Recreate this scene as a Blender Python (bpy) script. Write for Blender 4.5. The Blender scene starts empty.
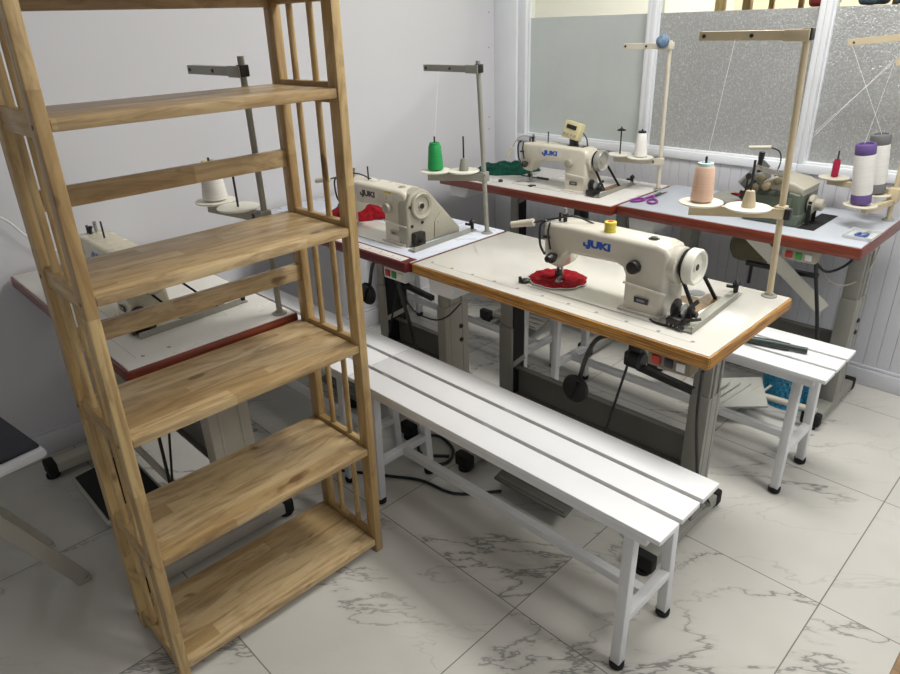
import bpy, bmesh, math, random
from mathutils import Vector, Matrix
random.seed(7)
PI = math.pi
scene = bpy.context.scene
col = scene.collection

# ------------------------------------------------------------------ materials
class NT:
    def __init__(self, name):
        self.m = bpy.data.materials.new(name); self.m.use_nodes = True
        self.t = self.m.node_tree; self.t.nodes.clear()
        self.out = self.n('ShaderNodeOutputMaterial')
    def n(self, typ, **kw):
        nd = self.t.nodes.new(typ)
        for k, v in kw.items(): setattr(nd, k, v)
        return nd
    def l(self, a, b): self.t.links.new(a, b)
    def math(self, op, a, b=None, c=None):
        nd = self.n('ShaderNodeMath', operation=op)
        for i, v in enumerate((a, b, c)):
            if v is None: continue
            if isinstance(v, (int, float)): nd.inputs[i].default_value = v
            else: self.l(v, nd.inputs[i])
        return nd.outputs[0]
    def rng(self, v, a, b, c, d, smooth=False):
        nd = self.n('ShaderNodeMapRange')
        if smooth: nd.interpolation_type = 'SMOOTHSTEP'
        self.l(v, nd.inputs[0])
        for i, x in enumerate((a, b, c, d)): nd.inputs[1+i].default_value = x
        return nd.outputs[0]
    def mix(self, f, a, b):
        nd = self.n('ShaderNodeMix', data_type='RGBA')
        for i, v in ((0, f), (6, a), (7, b)):
            if isinstance(v, (int, float)): nd.inputs[i].default_value = v
            elif isinstance(v, tuple): nd.inputs[i].default_value = (*v, 1)
            else: self.l(v, nd.inputs[i])
        return nd.outputs[2]
    def noise(self, vec, scale, detail=3, rough=.5, dist=0):
        nd = self.n('ShaderNodeTexNoise')
        if vec is not None: self.l(vec, nd.inputs['Vector'])
        nd.inputs['Scale'].default_value = scale; nd.inputs['Detail'].default_value = detail
        nd.inputs['Roughness'].default_value = rough; nd.inputs['Distortion'].default_value = dist
        return nd
    def coord(self): return self.n('ShaderNodeTexCoord').outputs['Object']
    def mapping(self, vec, scale=(1, 1, 1), rot=(0, 0, 0)):
        nd = self.n('ShaderNodeMapping'); self.l(vec, nd.inputs[0])
        nd.inputs['Scale'].default_value = scale; nd.inputs['Rotation'].default_value = rot
        return nd.outputs[0]
    def bsdf(self, color, rough=.5, metal=0, spec=.5, coat=0):
        b = self.n('ShaderNodeBsdfPrincipled')
        if isinstance(color, tuple): b.inputs['Base Color'].default_value = (*color, 1)
        else: self.l(color, b.inputs['Base Color'])
        if isinstance(rough, (int, float)): b.inputs['Roughness'].default_value = rough
        else: self.l(rough, b.inputs['Roughness'])
        b.inputs['Metallic'].default_value = metal
        b.inputs['Specular IOR Level'].default_value = spec
        b.inputs['Coat Weight'].default_value = coat; b.inputs['Coat Roughness'].default_value = .08
        self.l(b.outputs[0], self.out.inputs[0])
        return b
    def bump(self, b, h, strength=.2, dist=.002):
        nd = self.n('ShaderNodeBump'); nd.inputs['Strength'].default_value = strength
        nd.inputs['Distance'].default_value = dist
        self.l(h, nd.inputs['Height']); self.l(nd.outputs[0], b.inputs['Normal'])

def plain(name, c, rough=.5, metal=0, spec=.5, var=.06, scale=14, bump=0, coat=0):
    t = NT(name); v = t.noise(t.coord(), scale, 4)
    f = t.rng(v.outputs[0], .3, .7, 0, 1)
    a = tuple(x*(1-var) for x in c); b_ = tuple(min(1, x*(1+var*.5)) for x in c)
    b = t.bsdf(t.mix(f, a, b_), t.rng(v.outputs[0], .3, .7, max(0, rough-.05), min(1, rough+.05)), metal, spec, coat)
    if bump: t.bump(b, t.noise(t.coord(), scale*30, 2).outputs[0], bump, .001)
    return t.m

def wood(name, axis='y', base=(.50, .32, .145), dark=(.33, .185, .07), pale=(.62, .44, .24), stave=(.32, .035), rough=.42, seed=0.0):
    """finger-jointed rubberwood: staves along the chosen axis, grain along them"""
    t = NT(name); co = t.coord()
    sp = t.n('ShaderNodeSeparateXYZ'); t.l(co, sp.inputs[0])
    L = {'x': 0, 'y': 1, 'z': 2}[axis]; others = [i for i in range(3) if i != L]
    along = sp.outputs[L]
    across = t.math('ADD', sp.outputs[others[0]], t.math('MULTIPLY', sp.outputs[others[1]], .37 if axis != 'z' else .9))
    row = t.math('FLOOR', t.math('DIVIDE', t.math('ADD', across, 7.013+seed), stave[1]))
    wn = t.n('ShaderNodeTexWhiteNoise', noise_dimensions='1D'); t.l(row, wn.inputs['W'])
    st = t.math('FLOOR', t.math('DIVIDE', t.math('ADD', along, t.math('MULTIPLY', wn.outputs[0], 3.1)), stave[0]))
    idv = t.math('ADD', t.math('MULTIPLY', row, 17.31), t.math('MULTIPLY', st, 5.77))
    wn2 = t.n('ShaderNodeTexWhiteNoise', noise_dimensions='1D'); t.l(idv, wn2.inputs['W'])
    sc = [38, 38, 38]; sc[L] = 2.2
    mp = t.mapping(co, tuple(sc))
    add = t.n('ShaderNodeVectorMath', operation='ADD'); t.l(mp, add.inputs[0])
    sv = t.n('ShaderNodeVectorMath', operation='SCALE'); t.l(wn2.outputs['Color'], sv.inputs[0]); sv.inputs['Scale'].default_value = 40
    t.l(sv.outputs[0], add.inputs[1])
    g = t.noise(add.outputs[0], 1.0, 5, .62, .8)
    sc2 = [26, 26, 26]; sc2[L] = 4.5
    g2 = t.noise(t.mapping(co, tuple(sc2)), 1.0, 4, .6, 1.6)
    k = t.noise(t.mapping(co, tuple(22 if i != L else 9 for i in range(3))), 1.0, 1)
    c1 = t.mix(t.rng(g.outputs[0], .3, .72, 0, 1), dark, base)
    c1 = t.mix(t.rng(g.outputs[0], .35, .65, .55, 1), dark, base)
    c2 = t.mix(t.math('MULTIPLY', wn2.outputs[0], .85), c1, pale)
    c3 = t.mix(t.rng(g2.outputs[0], .46, .66, 0, .62), c2, dark)
    c3 = t.mix(t.rng(g.outputs[0], .54, .68, 0, .55), c3, dark)
    c4 = t.mix(t.rng(k.outputs[0], .74, .79, 0, .8), c3, (.12, .06, .02))
    b = t.bsdf(c4, t.rng(g.outputs[0], .3, .7, rough-.06, rough+.1), 0, .45, .12)
    t.bump(b, g.outputs[0], .12, .001)
    return t.m

def plywood(name):
    t = NT(name); co = t.coord()
    sp = t.n('ShaderNodeSeparateXYZ'); t.l(co, sp.inputs[0])
    w = t.n('ShaderNodeTexNoise'); t.l(t.mapping(co, (6, 6, 260)), w.inputs[0]); w.inputs['Scale'].default_value = 1; w.inputs['Detail'].default_value = 4
    f = t.noise(t.mapping(co, (30, 30, 90)), 1, 4)
    c = t.mix(t.rng(w.outputs[0], .38, .62, 0, 1), (.24, .095, .016), (.60, .31, .065))
    c = t.mix(t.rng(f.outputs[0], .5, .8, 0, .5), c, (.18, .08, .015))
    b = t.bsdf(c, .5, 0, .4); t.bump(b, f.outputs[0], .2, .001)
    return t.m

def red_edge(name, a=(.25, .046, .018), d=(.12, .017, .007)):
    t = NT(name); co = t.coord()
    f = t.noise(t.mapping(co, (5, 5, 120)), 1, 5, .6, .5)
    b = t.bsdf(t.mix(t.rng(f.outputs[0], .35, .68, 0, 1), d, a), .38, 0, .5, .25)
    return t.m

def tile_floor():
    t = NT('marble_tile'); co = t.coord()
    sp = t.n('ShaderNodeSeparateXYZ'); t.l(co, sp.inputs[0])
    u = t.math('DIVIDE', t.math('ADD', sp.outputs[0], .885+6.02), .602)
    v = t.math('DIVIDE', t.math('ADD', sp.outputs[1], -1.063+5.94), .594)
    fu, fv = t.math('FRACT', u), t.math('FRACT', v)
    du = t.math('MINIMUM', fu, t.math('SUBTRACT', 1, fu)); dv = t.math('MINIMUM', fv, t.math('SUBTRACT', 1, fv))
    d = t.math('MINIMUM', du, dv)
    grout = t.rng(d, .0018, .0036, 1, 0)
    cid = t.n('ShaderNodeCombineXYZ'); t.l(t.math('FLOOR', u), cid.inputs[0]); t.l(t.math('FLOOR', v), cid.inputs[1])
    wn = t.n('ShaderNodeTexWhiteNoise', noise_dimensions='3D'); t.l(cid.outputs[0], wn.inputs[0])
    sv = t.n('ShaderNodeVectorMath', operation='SCALE'); t.l(wn.outputs['Color'], sv.inputs[0]); sv.inputs['Scale'].default_value = 23
    ad = t.n('ShaderNodeVectorMath', operation='ADD'); t.l(t.mapping(t.mapping(co, (1, 1, 1), (0, 0, -.72)), (.62, 1.75, 1)), ad.inputs[0]); t.l(sv.outputs[0], ad.inputs[1])
    n1 = t.noise(ad.outputs[0], 1.05, 7, .60, .35)
    ves = t.math('ABSOLUTE', t.math('SUBTRACT', n1.outputs[0], .5))
    thin = t.rng(ves, 0, .0060, 1, 0, True)
    wide = t.rng(ves, 0, .022, .25, 0, True)
    mk_ = t.noise(ad.outputs[0], .9, 2)
    msk = t.rng(mk_.outputs[0], .42, .60, 0, 1, True)
    n2 = t.noise(ad.outputs[0], 1.9, 5, .55, .4)
    v2 = t.rng(t.math('ABSOLUTE', t.math('SUBTRACT', n2.outputs[0], .5)), 0, .006, .45, 0, True)
    m2 = t.rng(mk_.outputs[0], .40, .54, 1, 0, True)
    vein = t.math('MINIMUM', 1, t.math('ADD', t.math('MULTIPLY', t.math('ADD', thin, wide), msk), t.math('MULTIPLY', t.math('MULTIPLY', v2, m2), .6)))
    cloud = t.noise(co, 3.2, 3)
    base = t.mix(t.rng(cloud.outputs[0], .35, .7, 0, 1), (.545, .53, .485), (.605, .588, .545))
    c = t.mix(t.math('MULTIPLY', vein, .72), base, (.16, .155, .145))
    c = t.mix(grout, c, (.17, .155, .135))
    b = t.bsdf(c, t.rng(grout, 0, 1, .11, .7), 0, .5)
    t.bump(b, t.math('SUBTRACT', 1, grout), .25, .0015)
    return t.m

def film(name, base, cell, rough):
    """frosted sticker film on the glass"""
    t = NT(name); co = t.coord()
    vo = t.n('ShaderNodeTexVoronoi'); t.l(t.mapping(co, (1, 1, 1.35)), vo.inputs[0]); vo.inputs['Scale'].default_value = cell
    n = t.noise(t.mapping(co, (1.5, 1, .9)), cell*1.1, 4, .65, .3)
    n2 = t.noise(co, 5, 3)
    f = t.rng(n.outputs[0], .50, .66, 0, .75 if cell > 50 else .12)
    c = t.mix(t.rng(n2.outputs[0], .3, .7, 0, .25), base, tuple(x*.72 for x in base))
    c = t.mix(f, c, (.80, .82, .83))
    dif = t.n('ShaderNodeBsdfDiffuse'); t.l(c, dif.inputs[0])
    trl = t.n('ShaderNodeBsdfTranslucent'); t.l(c, trl.inputs[0])
    gl = t.n('ShaderNodeBsdfGlossy'); gl.inputs['Roughness'].default_value = rough; gl.inputs['Color'].default_value = (.85, .87, .88, 1)
    bp = t.n('ShaderNodeBump'); bp.inputs['Strength'].default_value = .7 if cell > 50 else .12; bp.inputs['Distance'].default_value = .004
    t.l(t.math('ADD', vo.outputs['Distance'], t.math('MULTIPLY', n.outputs[0], 1.2)), bp.inputs['Height']); t.l(bp.outputs[0], gl.inputs['Normal'])
    m1 = t.n('ShaderNodeMixShader'); m1.inputs[0].default_value = .40; t.l(dif.outputs[0], m1.inputs[1]); t.l(trl.outputs[0], m1.inputs[2])
    m2 = t.n('ShaderNodeMixShader'); m2.inputs[0].default_value = .22; t.l(m1.outputs[0], m2.inputs[1]); t.l(gl.outputs[0], m2.inputs[2])
    t.l(m2.outputs[0], t.out.inputs[0])
    return t.m

def clear_glass(name):
    t = NT(name)
    tr = t.n('ShaderNodeBsdfTransparent'); tr.inputs[0].default_value = (.93, .97, .95, 1)
    gl = t.n('ShaderNodeBsdfGlossy'); gl.inputs['Roughness'].default_value = .02
    n = t.noise(t.coord(), 3, 2)
    lw = t.n('ShaderNodeLayerWeight'); lw.inputs[0].default_value = .15
    m = t.n('ShaderNodeMixShader'); t.l(t.math('MULTIPLY', lw.outputs['Fresnel'], t.rng(n.outputs[0], 0, 1, .7, .9)), m.inputs[0])
    t.l(tr.outputs[0], m.inputs[1]); t.l(gl.outputs[0], m.inputs[2]); t.l(m.outputs[0], t.out.inputs[0])
    return t.m

def emitter(name, c, s):
    t = NT(name); e = t.n('ShaderNodeEmission'); e.inputs[1].default_value = s
    n = t.noise(t.coord(), 2, 1); t.l(t.mix(t.rng(n.outputs[0], .3, .7, 0, 1), c, tuple(x*.98 for x in c)), e.inputs[0])
    t.l(e.outputs[0], t.out.inputs[0]); return t.m

def fabric(name, c, dark):
    t = NT(name); co = t.coord()
    n = t.noise(co, 60, 4); w = t.noise(co, 700, 2)
    b = t.bsdf(t.mix(t.rng(n.outputs[0], .35, .65, 0, 1), dark, c), .9, 0, .15)
    t.bump(b, w.outputs[0], .4, .001); return t.m

def winding(name, c, d):
    t = NT(name); co = t.coord()
    n = t.noise(t.mapping(co, (12, 12, 900)), 1, 2); n2 = t.noise(t.mapping(co, (4, 4, 70)), 1, 3)
    cc = t.mix(t.rng(n.outputs[0], .35, .65, 0, .6), c, d); cc = t.mix(t.rng(n2.outputs[0], .5, .7, 0, .4), cc, d)
    b = t.bsdf(cc, .55, 0, .35); t.bump(b, n.outputs[0], .35, .001); return t.m

M = dict(
    wood_y=wood('rubberwood_boards', 'y', (.47, .322, .145), (.20, .110, .040), (.66, .50, .28), (.36, .045)),
    wood_z=wood('rubberwood_posts', 'z', (.45, .30, .125), (.22, .122, .040), (.57, .41, .19), (.42, .09)),
    wood_x=wood('rubberwood_rails', 'x', (.43, .285, .12), (.22, .12, .04), (.54, .38, .175), (.5, .09)),
    dark_wood=wood('brown_wood', 'z', (.22, .12, .04), (.11, .055, .015), (.28, .16, .06)),
    ply=plywood('orange_edge'), red=red_edge('red_lacquer_edge'), maroon=red_edge('maroon_edge', (.16, .016, .016), (.09, .009, .010)),
    top_cream=plain('cream_laminate', (.69, .668, .605), .13, 0, .5, .03, 5),
    top_white=plain('white_laminate', (.72, .70, .66), .3, 0, .5, .05, 5),
    top_blue=plain('bluish_plastic_sheet', (.67, .71, .80), .28, 0, .5, .05, 6),
    top_grey=plain('grey_plastic_sheet', (.50, .53, .58), .35, 0, .5, .08, 5),
    cream=plain('cream_enamel', (.70, .655, .54), .3, 0, .5, .05, 9, 0, .15),
    old_ivory=plain('yellowed_enamel', (.70, .645, .48), .28, 0, .5, .05, 9, 0, .2), wheel_grey=plain('worn_grey_wheel', (.40, .385, .34), .35, .2, .5, .08, 9),
    ivory=plain('ivory_enamel', (.68, .645, .55), .24, 0, .5, .05, 9, 0, .3),
    greybeige=plain('grey_beige_plastic', (.40, .375, .30), .42, 0, .5, .05, 9),
    green_grey=plain('green_grey_enamel', (.10, .122, .088), .35, 0, .5, .1, 12),
    leg_grey=plain('grey_painted_steel', (.285, .28, .245), .5, 0, .5, .1, 6),
    leg_beige=plain('beige_painted_steel', (.47, .44, .37), .5, 0, .5, .08, 6),
    beam=plain('dark_grey_steel', (.165, .158, .135), .5, 0, .5, .15, 6),
    black=plain('black_plastic', (.012, .012, .013), .4, 0, .5, .2, 20),
    rubber=plain('black_rubber', (.015, .015, .015), .75, 0, .3, .2, 20),
    iron=plain('oily_dark_iron', (.06, .058, .055), .35, .7, .5, .3, 30),
    steel=plain('brushed_steel', (.52, .52, .50), .3, .9, .5, .1, 40),
    motor=plain('olive_motor_casing', (.145, .125, .065), .5, 0, .5, .15, 12),
    standbeige=plain('beige_stand_paint', (.60, .50, .33), .45, 0, .5, .08, 20),
    standgrey=plain('grey_stand_paint', (.33, .325, .28), .4, .2, .5, .1, 20),
    standcream=plain('cream_stand_paint', (.66, .61, .49), .45, 0, .5, .08, 20),
    plate=plain('off_white_plastic', (.80, .78, .68), .4, 0, .5, .04, 20),
    bench=plain('white_painted_board', (.80, .80, .805), .42, 0, .45, .025, 7),
    benchleg=plain('white_powder_coat', (.74, .745, .75), .4, 0, .5, .03, 9),
    wall=plain('white_wall_paint', (.66, .655, .68), .75, 0, .25, .025, 1.6, .03),
    panel=plain('white_pvc_panel', (.66, .665, .70), .4, 0, .4, .03, 3),
    trim=plain('white_aluminium_frame', (.84, .86, .89), .35, 0, .5, .02, 8),
    ceil=plain('ceiling_paint', (.82, .82, .81), .85, 0, .2, .02, 2),
    farwall=plain('cream_far_wall', (.78, .69, .56), .8, 0, .2, .04, 2),
    box_brown=plain('brown_grey_box', (.22, .17, .11), .5, 0, .5, .1, 20), khaki=plain('khaki_plastic', (.26, .20, .11), .4), head_grey=plain('worn_grey_metal', (.25, .255, .24), .35, .5, .5, .15, 30), drawer=plain('white_drawer_plastic', (.72, .72, .70), .45, 0, .5, .03, 10),
    gmark=plain('grey_ink', (.30, .31, .33), .6), blueink=plain('blue_ink', (.02, .10, .50), .4), darkink=plain('dark_grey_ink', (.05, .05, .055), .5),
    lightink=plain('pale_ink', (.6, .6, .58), .5), redink=plain('red_ink', (.5, .04, .03), .5),
    rbtn=plain('red_button', (.45, .03, .02), .35), gbtn=plain('green_button', (.05, .30, .06), .35), bbtn=plain('black_button', (.03, .03, .04), .35),
    yellow=winding('yellow_thread', (.78, .66, .10), (.6, .48, .05)), pale_yellow=plain('yellowed_plastic', (.68, .60, .34), .45),
    peach=winding('peach_thread', (.80, .55, .41), (.66, .42, .30)), green=winding('green_thread', (.02, .33, .085), (.01, .2, .05)),
    white_thread=winding('white_thread', (.86, .84, .80), (.70, .68, .63)), crimson=winding('crimson_thread', (.45, .02, .07), (.3, .01, .04)),
    purple=plain('purple_tube', (.125, .075, .24), .6), tubegrey=plain('grey_tube', (.16, .16, .165), .6), aqua=plain('pale_aqua_core', (.55, .72, .70), .5),
    redcloth=fabric('red_cloth', (.33, .012, .020), (.19, .005, .009)), greencloth=fabric('dark_green_cloth', (.012, .085, .055), (.005, .04, .028)),
    blueball=fabric('blue_grey_knit', (.21, .30, .42), (.11, .17, .26)), navy=plain('navy_vinyl', (.022, .024, .035), .55, 0, .4, .2, 20, .1),
    magenta=plain('purple_handle', (.22, .03, .24), .35), bluegrip=plain('blue_grip', (.04, .10, .36), .35),
    mesh_blue=plain('blue_basket_plastic', (.05, .38, .62), .4), pole=plain('dark_green_grey_tube', (.028, .042, .040), .4),
    label_white=plain('white_label', (.72, .72, .68), .5), label_yellow=plain('yellow_label', (.75, .55, .05), .5),
    cable_white=plain('white_cable', (.75, .75, .73), .5), clear=plain('cloudy_plastic', (.62, .64, .64), .2),
    cloth_blue=fabric('blue_grey_cloth', (.12, .16, .22), (.07, .09, .14)), cloth_red=fabric('brick_red_cloth', (.30, .05, .05), (.2, .03, .03)),
    thread=plain('thread_strand', (.85, .84, .80), .6), toe=plain('pedal_grey', (.40, .40, .36), .5),
    film_a=film('smooth_frosted_film', (.70, .745, .735), 24, .5), film_b=film('crinkled_frosted_film', (.50, .505, .495), 110, .22),
    glass=clear_glass('clear_glass'), floor=tile_floor(),
    lamp=emitter('lamp_diffuser', (1, .985, .94), 4.0), lamp_far=emitter('far_lamp_diffuser', (1, .93, .80), 9.0),
)

# ------------------------------------------------------------------ mesh helpers
def box(bm, lo, hi, bev=0.0, mat=None, seg=2):
    lo, hi = Vector(lo), Vector(hi); c = (lo+hi)/2; s = hi-lo
    m = Matrix.Translation(c) @ Matrix.Diagonal((abs(s.x), abs(s.y), abs(s.z), 1))
    if mat is not None: m = mat @ m
    r = bmesh.ops.create_cube(bm, size=1, matrix=m)
    if bev > 0:
        es = {e for v in r['verts'] for e in v.link_edges}
        bmesh.ops.bevel(bm, geom=list(es), offset=bev, segments=seg, affect='EDGES', profile=.5, clamp_overlap=True)

def lathe(bm, prof, n=24, m=Matrix.Identity(4), cap=True):
    """profile of (radius, height) turned round z"""
    rings = []
    for r, z in prof:
        if r < 1e-6: rings.append([bm.verts.new(m @ Vector((0, 0, z)))])
        else: rings.append([bm.verts.new(m @ Vector((r*math.cos(2*PI*i/n), r*math.sin(2*PI*i/n), z))) for i in range(n)])
    for a, b in zip(rings, rings[1:]):
        if len(a) == 1 and len(b) == 1: continue
        for i in range(n):
            j = (i+1) % n
            if len(a) == 1: bm.faces.new((a[0], b[j], b[i]))
            elif len(b) == 1: bm.faces.new((a[i], a[j], b[0]))
            else: bm.faces.new((a[i], a[j], b[j], b[i]))
    if cap:
        if len(rings[0]) > 1: bm.faces.new(list(reversed(rings[0])))
        if len(rings[-1]) > 1: bm.faces.new(rings[-1])

AX = {'z': Matrix.Identity(4), 'x': Matrix.Rotation(PI/2, 4, 'Y'), 'y': Matrix.Rotation(-PI/2, 4, 'X')}
def turned(bm, at, axis, prof, n=24): lathe(bm, prof, n, Matrix.Translation(at) @ AX[axis], prof[0] != prof[-1])
def rod(bm, a, b, r, n=12, r2=None):
    a, b = Vector(a), Vector(b); d = b-a
    q = Vector((0, 0, 1)).rotation_difference(d.normalized()).to_matrix().to_4x4()
    lathe(bm, [(r, 0), (r if r2 is None else r2, d.length)], n, Matrix.Translation(a) @ q)
def smooth_pts(pts, sub=6):
    pts = [Vector(p) for p in pts]
    if len(pts) < 3: return pts
    out = []; P = [pts[0]*2-pts[1]]+pts+[pts[-1]*2-pts[-2]]
    for i in range(1, len(P)-2):
        for k in range(sub):
            t = k/sub; a, b, c, d = P[i-1], P[i], P[i+1], P[i+2]
            out.append(.5*((2*b)+(c-a)*t+(2*a-5*b+4*c-d)*t*t+(3*b-a-3*c+d)*t**3))
    out.append(pts[-1]); return out
def tube(bm, pts, r, n=8, smooth=True):
    pts = smooth_pts(pts) if smooth else [Vector(p) for p in pts]
    rings = []; up = None
    for i, p in enumerate(pts):
        d = (pts[min(i+1, len(pts)-1)]-pts[max(i-1, 0)]).normalized()
        if up is None: up = d.orthogonal().normalized()
        up = (up-d*up.dot(d)).normalized(); s = d.cross(up)
        rings.append([bm.verts.new(p+r*(math.cos(2*PI*k/n)*up+math.sin(2*PI*k/n)*s)) for k in range(n)])
    for a, b in zip(rings, rings[1:]):
        for k in range(n): bm.faces.new((a[k], a[(k+1) % n], b[(k+1) % n], b[k]))
    bm.faces.new(list(reversed(rings[0]))); bm.faces.new(rings[-1])
def prism(bm, poly, plane, a, b, bev=0, seg=3):
    """polygon in 'xz' / 'yz' / 'xy' pushed from a to b along the third axis"""
    def P(u, v, w): return {'xz': (u, w, v), 'yz': (w, u, v), 'xy': (u, v, w)}[plane]
    A = [bm.verts.new(P(u, v, a)) for u, v in poly]; B = [bm.verts.new(P(u, v, b)) for u, v in poly]
    fs = [bm.faces.new(A), bm.faces.new(list(reversed(B)))]
    n = len(poly)
    for i in range(n): fs.append(bm.faces.new((A[i], B[i], B[(i+1) % n], A[(i+1) % n])))
    bmesh.ops.recalc_face_normals(bm, faces=fs)
    if bev:
        es = {e for f in fs[:2] for e in f.edges}
        bmesh.ops.bevel(bm, geom=list(es), offset=bev, segments=seg, affect='EDGES', profile=.5, clamp_overlap=True)
def bar(bm, a, b, w, h, up=(0, 0, 1), bev=0):
    """rectangular bar from a to b: w across, h along up"""
    a, b = Vector(a), Vector(b); d = (b-a); L = d.length; d.normalize()
    up = Vector(up); s = d.cross(up).normalized(); u = s.cross(d)
    m = Matrix((( d.x, s.x, u.x, (a.x+b.x)/2), (d.y, s.y, u.y, (a.y+b.y)/2), (d.z, s.z, u.z, (a.z+b.z)/2), (0, 0, 0, 1)))
    box(bm, (-L/2, -w/2, -h/2), (L/2, w/2, h/2), bev, m)

def wloc(o):
    v = Vector((0, 0, 0))
    while o is not None: v += Vector(o.location); o = o.parent
    return v
def obj(name, bm, m, parent=None, loc=None, ang=35):
    bmesh.ops.recalc_face_normals(bm, faces=bm.faces)
    o0 = wloc(parent) if parent is not None else Vector(loc or (0, 0, 0))
    bmesh.ops.translate(bm, verts=bm.verts, vec=-o0)
    me = bpy.data.meshes.new(name); bm.to_mesh(me); bm.free()
    for p in me.polygons: p.use_smooth = True
    me.set_sharp_from_angle(angle=math.radians(ang))
    me.materials.append(M[m])
    o = bpy.data.objects.new(name, me); col.objects.link(o)
    if parent is not None: o.parent = parent
    else: o.location = o0
    return o
def BM(): return bmesh.new()
def one(name, fn, m, parent=None, loc=None, label=None):
    b = BM(); fn(b); o = obj(name, b, m, parent, loc)
    if label: o['label'] = label
    return o
def tag(o, label, cat, group=None, kind=None):
    o['label'] = label; o['category'] = cat
    if group: o['group'] = group
    if kind: o['kind'] = kind
    return o
def thing(name, loc, label, cat, group=None):
    o = bpy.data.objects.new(name, None); col.objects.link(o); o.location = loc; o.empty_display_size = .05
    return tag(o, label, cat, group)
def dup(root, loc, label, group=None):
    r = root.copy(); col.objects.link(r); r.location = loc; r['label'] = label
    if group: r['group'] = group
    for ch in list(root.children):
        c = ch.copy(); col.objects.link(c); c.parent = r
        for g in list(ch.children):
            d = g.copy(); col.objects.link(d); d.parent = c
    return r
def struct(name, fn, m, parent=None):
    b = BM(); fn(b); o = obj(name, b, m, parent)
    if parent is None: o['kind'] = 'structure'
    return o
def text(name, body, size, m, parent, at, rot, extrude=.0006, sx=1.0, bold=0.0):
    cu = bpy.data.curves.new(name, 'FONT'); cu.body = body; cu.size = size; cu.extrude = extrude; cu.offset = bold
    cu.align_x = 'CENTER'; cu.align_y = 'CENTER'
    tmp = bpy.data.objects.new(name+'_curve', cu); col.objects.link(tmp)
    bpy.context.view_layer.update()
    me = bpy.data.meshes.new_from_object(tmp.evaluated_get(bpy.context.evaluated_depsgraph_get()))
    bpy.data.objects.remove(tmp)
    me.transform(Matrix.Translation(Vector(at)-wloc(parent)) @ rot @ Matrix.Diagonal((sx, 1, 1, 1)))
    me.materials.clear(); me.materials.append(M[m])
    o = bpy.data.objects.new(name, me); col.objects.link(o); o.parent = parent
    return o
FRONT = Matrix.Rotation(PI/2, 4, 'X')          # writing that faces -y
RIGHT = Matrix.Rotation(PI/2, 4, 'Z') @ Matrix.Rotation(PI/2, 4, 'X')   # writing that faces +x

# ------------------------------------------------------------------ camera (solved from the photo's lines)
R = [(.7031003, .7102864, -.0338118), (.2821063, -.3222680, -.9036367), (-.6527374, .6258087, -.4269630)]
cam = bpy.data.cameras.new('camera'); cam.sensor_width = 36; cam.lens = 668.86/900*36; cam.clip_start = .02
co = bpy.data.objects.new('camera', cam); col.objects.link(co)
co.matrix_world = Matrix(((R[0][0], -R[1][0], -R[2][0], 0), (R[0][1], -R[1][1], -R[2][1], 0), (R[0][2], -R[1][2], -R[2][2], 1.5), (0, 0, 0, 1)))
scene.camera = co

# ------------------------------------------------------------------ the room
WX, WY, ZC = -2.725, 3.06, 2.9
X1, Y0 = 2.3, -1.9
struct('floor', lambda b: box(b, (WX-.12, Y0-.12, -.06), (X1+.12, 6.2, 0)), 'floor')
struct('ceiling', lambda b: box(b, (WX-.12, Y0-.12, ZC), (X1+.12, 6.2, ZC+.08)), 'ceil')
struct('wall_left', lambda b: box(b, (WX-.12, Y0-.12, 0), (WX, 6.2, ZC)), 'wall')
def wr(b):                                       # unseen side: a wide opening added to let in fill light
    box(b, (X1, Y0, 0), (X1+.12, -1.2, ZC)); box(b, (X1, 2.4, 0), (X1+.12, 6.2, ZC)); box(b, (X1, -1.2, 2.4), (X1+.12, 2.4, ZC))
struct('wall_right', wr, 'wall')
struct('wall_front', lambda b: box(b, (WX, Y0-.12, 0), (X1, Y0, ZC)), 'wall')
def wb(b):
    box(b, (WX, WY+.010, 0), (X1, WY+.10, .868))
    x = WX+.17
    while x < X1-.05:                            # tongue and groove strips, 5 cm
        box(b, (x+.0006, WY, .08), (x+.0494, WY+.014, .868), .0014, seg=1); x += .05
    box(b, (WX, WY, 2.5), (X1, WY+.10, ZC))
struct('wall_back', wb, 'panel')
struct('trim_1', lambda b: box(b, (WX, WY-.02, .0), (-2.565, WY+.10, 2.5), .003), 'trim')
def bl(b):
    box(b, (WX, Y0, 0), (WX+.012, WY-.02, .09), .003); box(b, (WX, Y0, .09), (WX+.007, WY-.02, .105), .002)
struct('baseboard_left', bl, 'wall')
def bb(b):
    box(b, (-2.565, WY-.016, 0), (X1, WY, .075), .003); box(b, (-2.565, WY-.010, .075), (X1, WY, .09), .002)
struct('baseboard_back', bb, 'panel')
def wscrews(b):
    for y, z in ((3.036, 1.536), (3.031, .991), (3.03, .924), (3.034, 1.36)):
        turned(b, (WX, y-.04, z), 'x', [(.004, 0), (.004, .0015), (0, .002)], 10)
struct('trim_2', wscrews, 'leg_grey')
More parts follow.
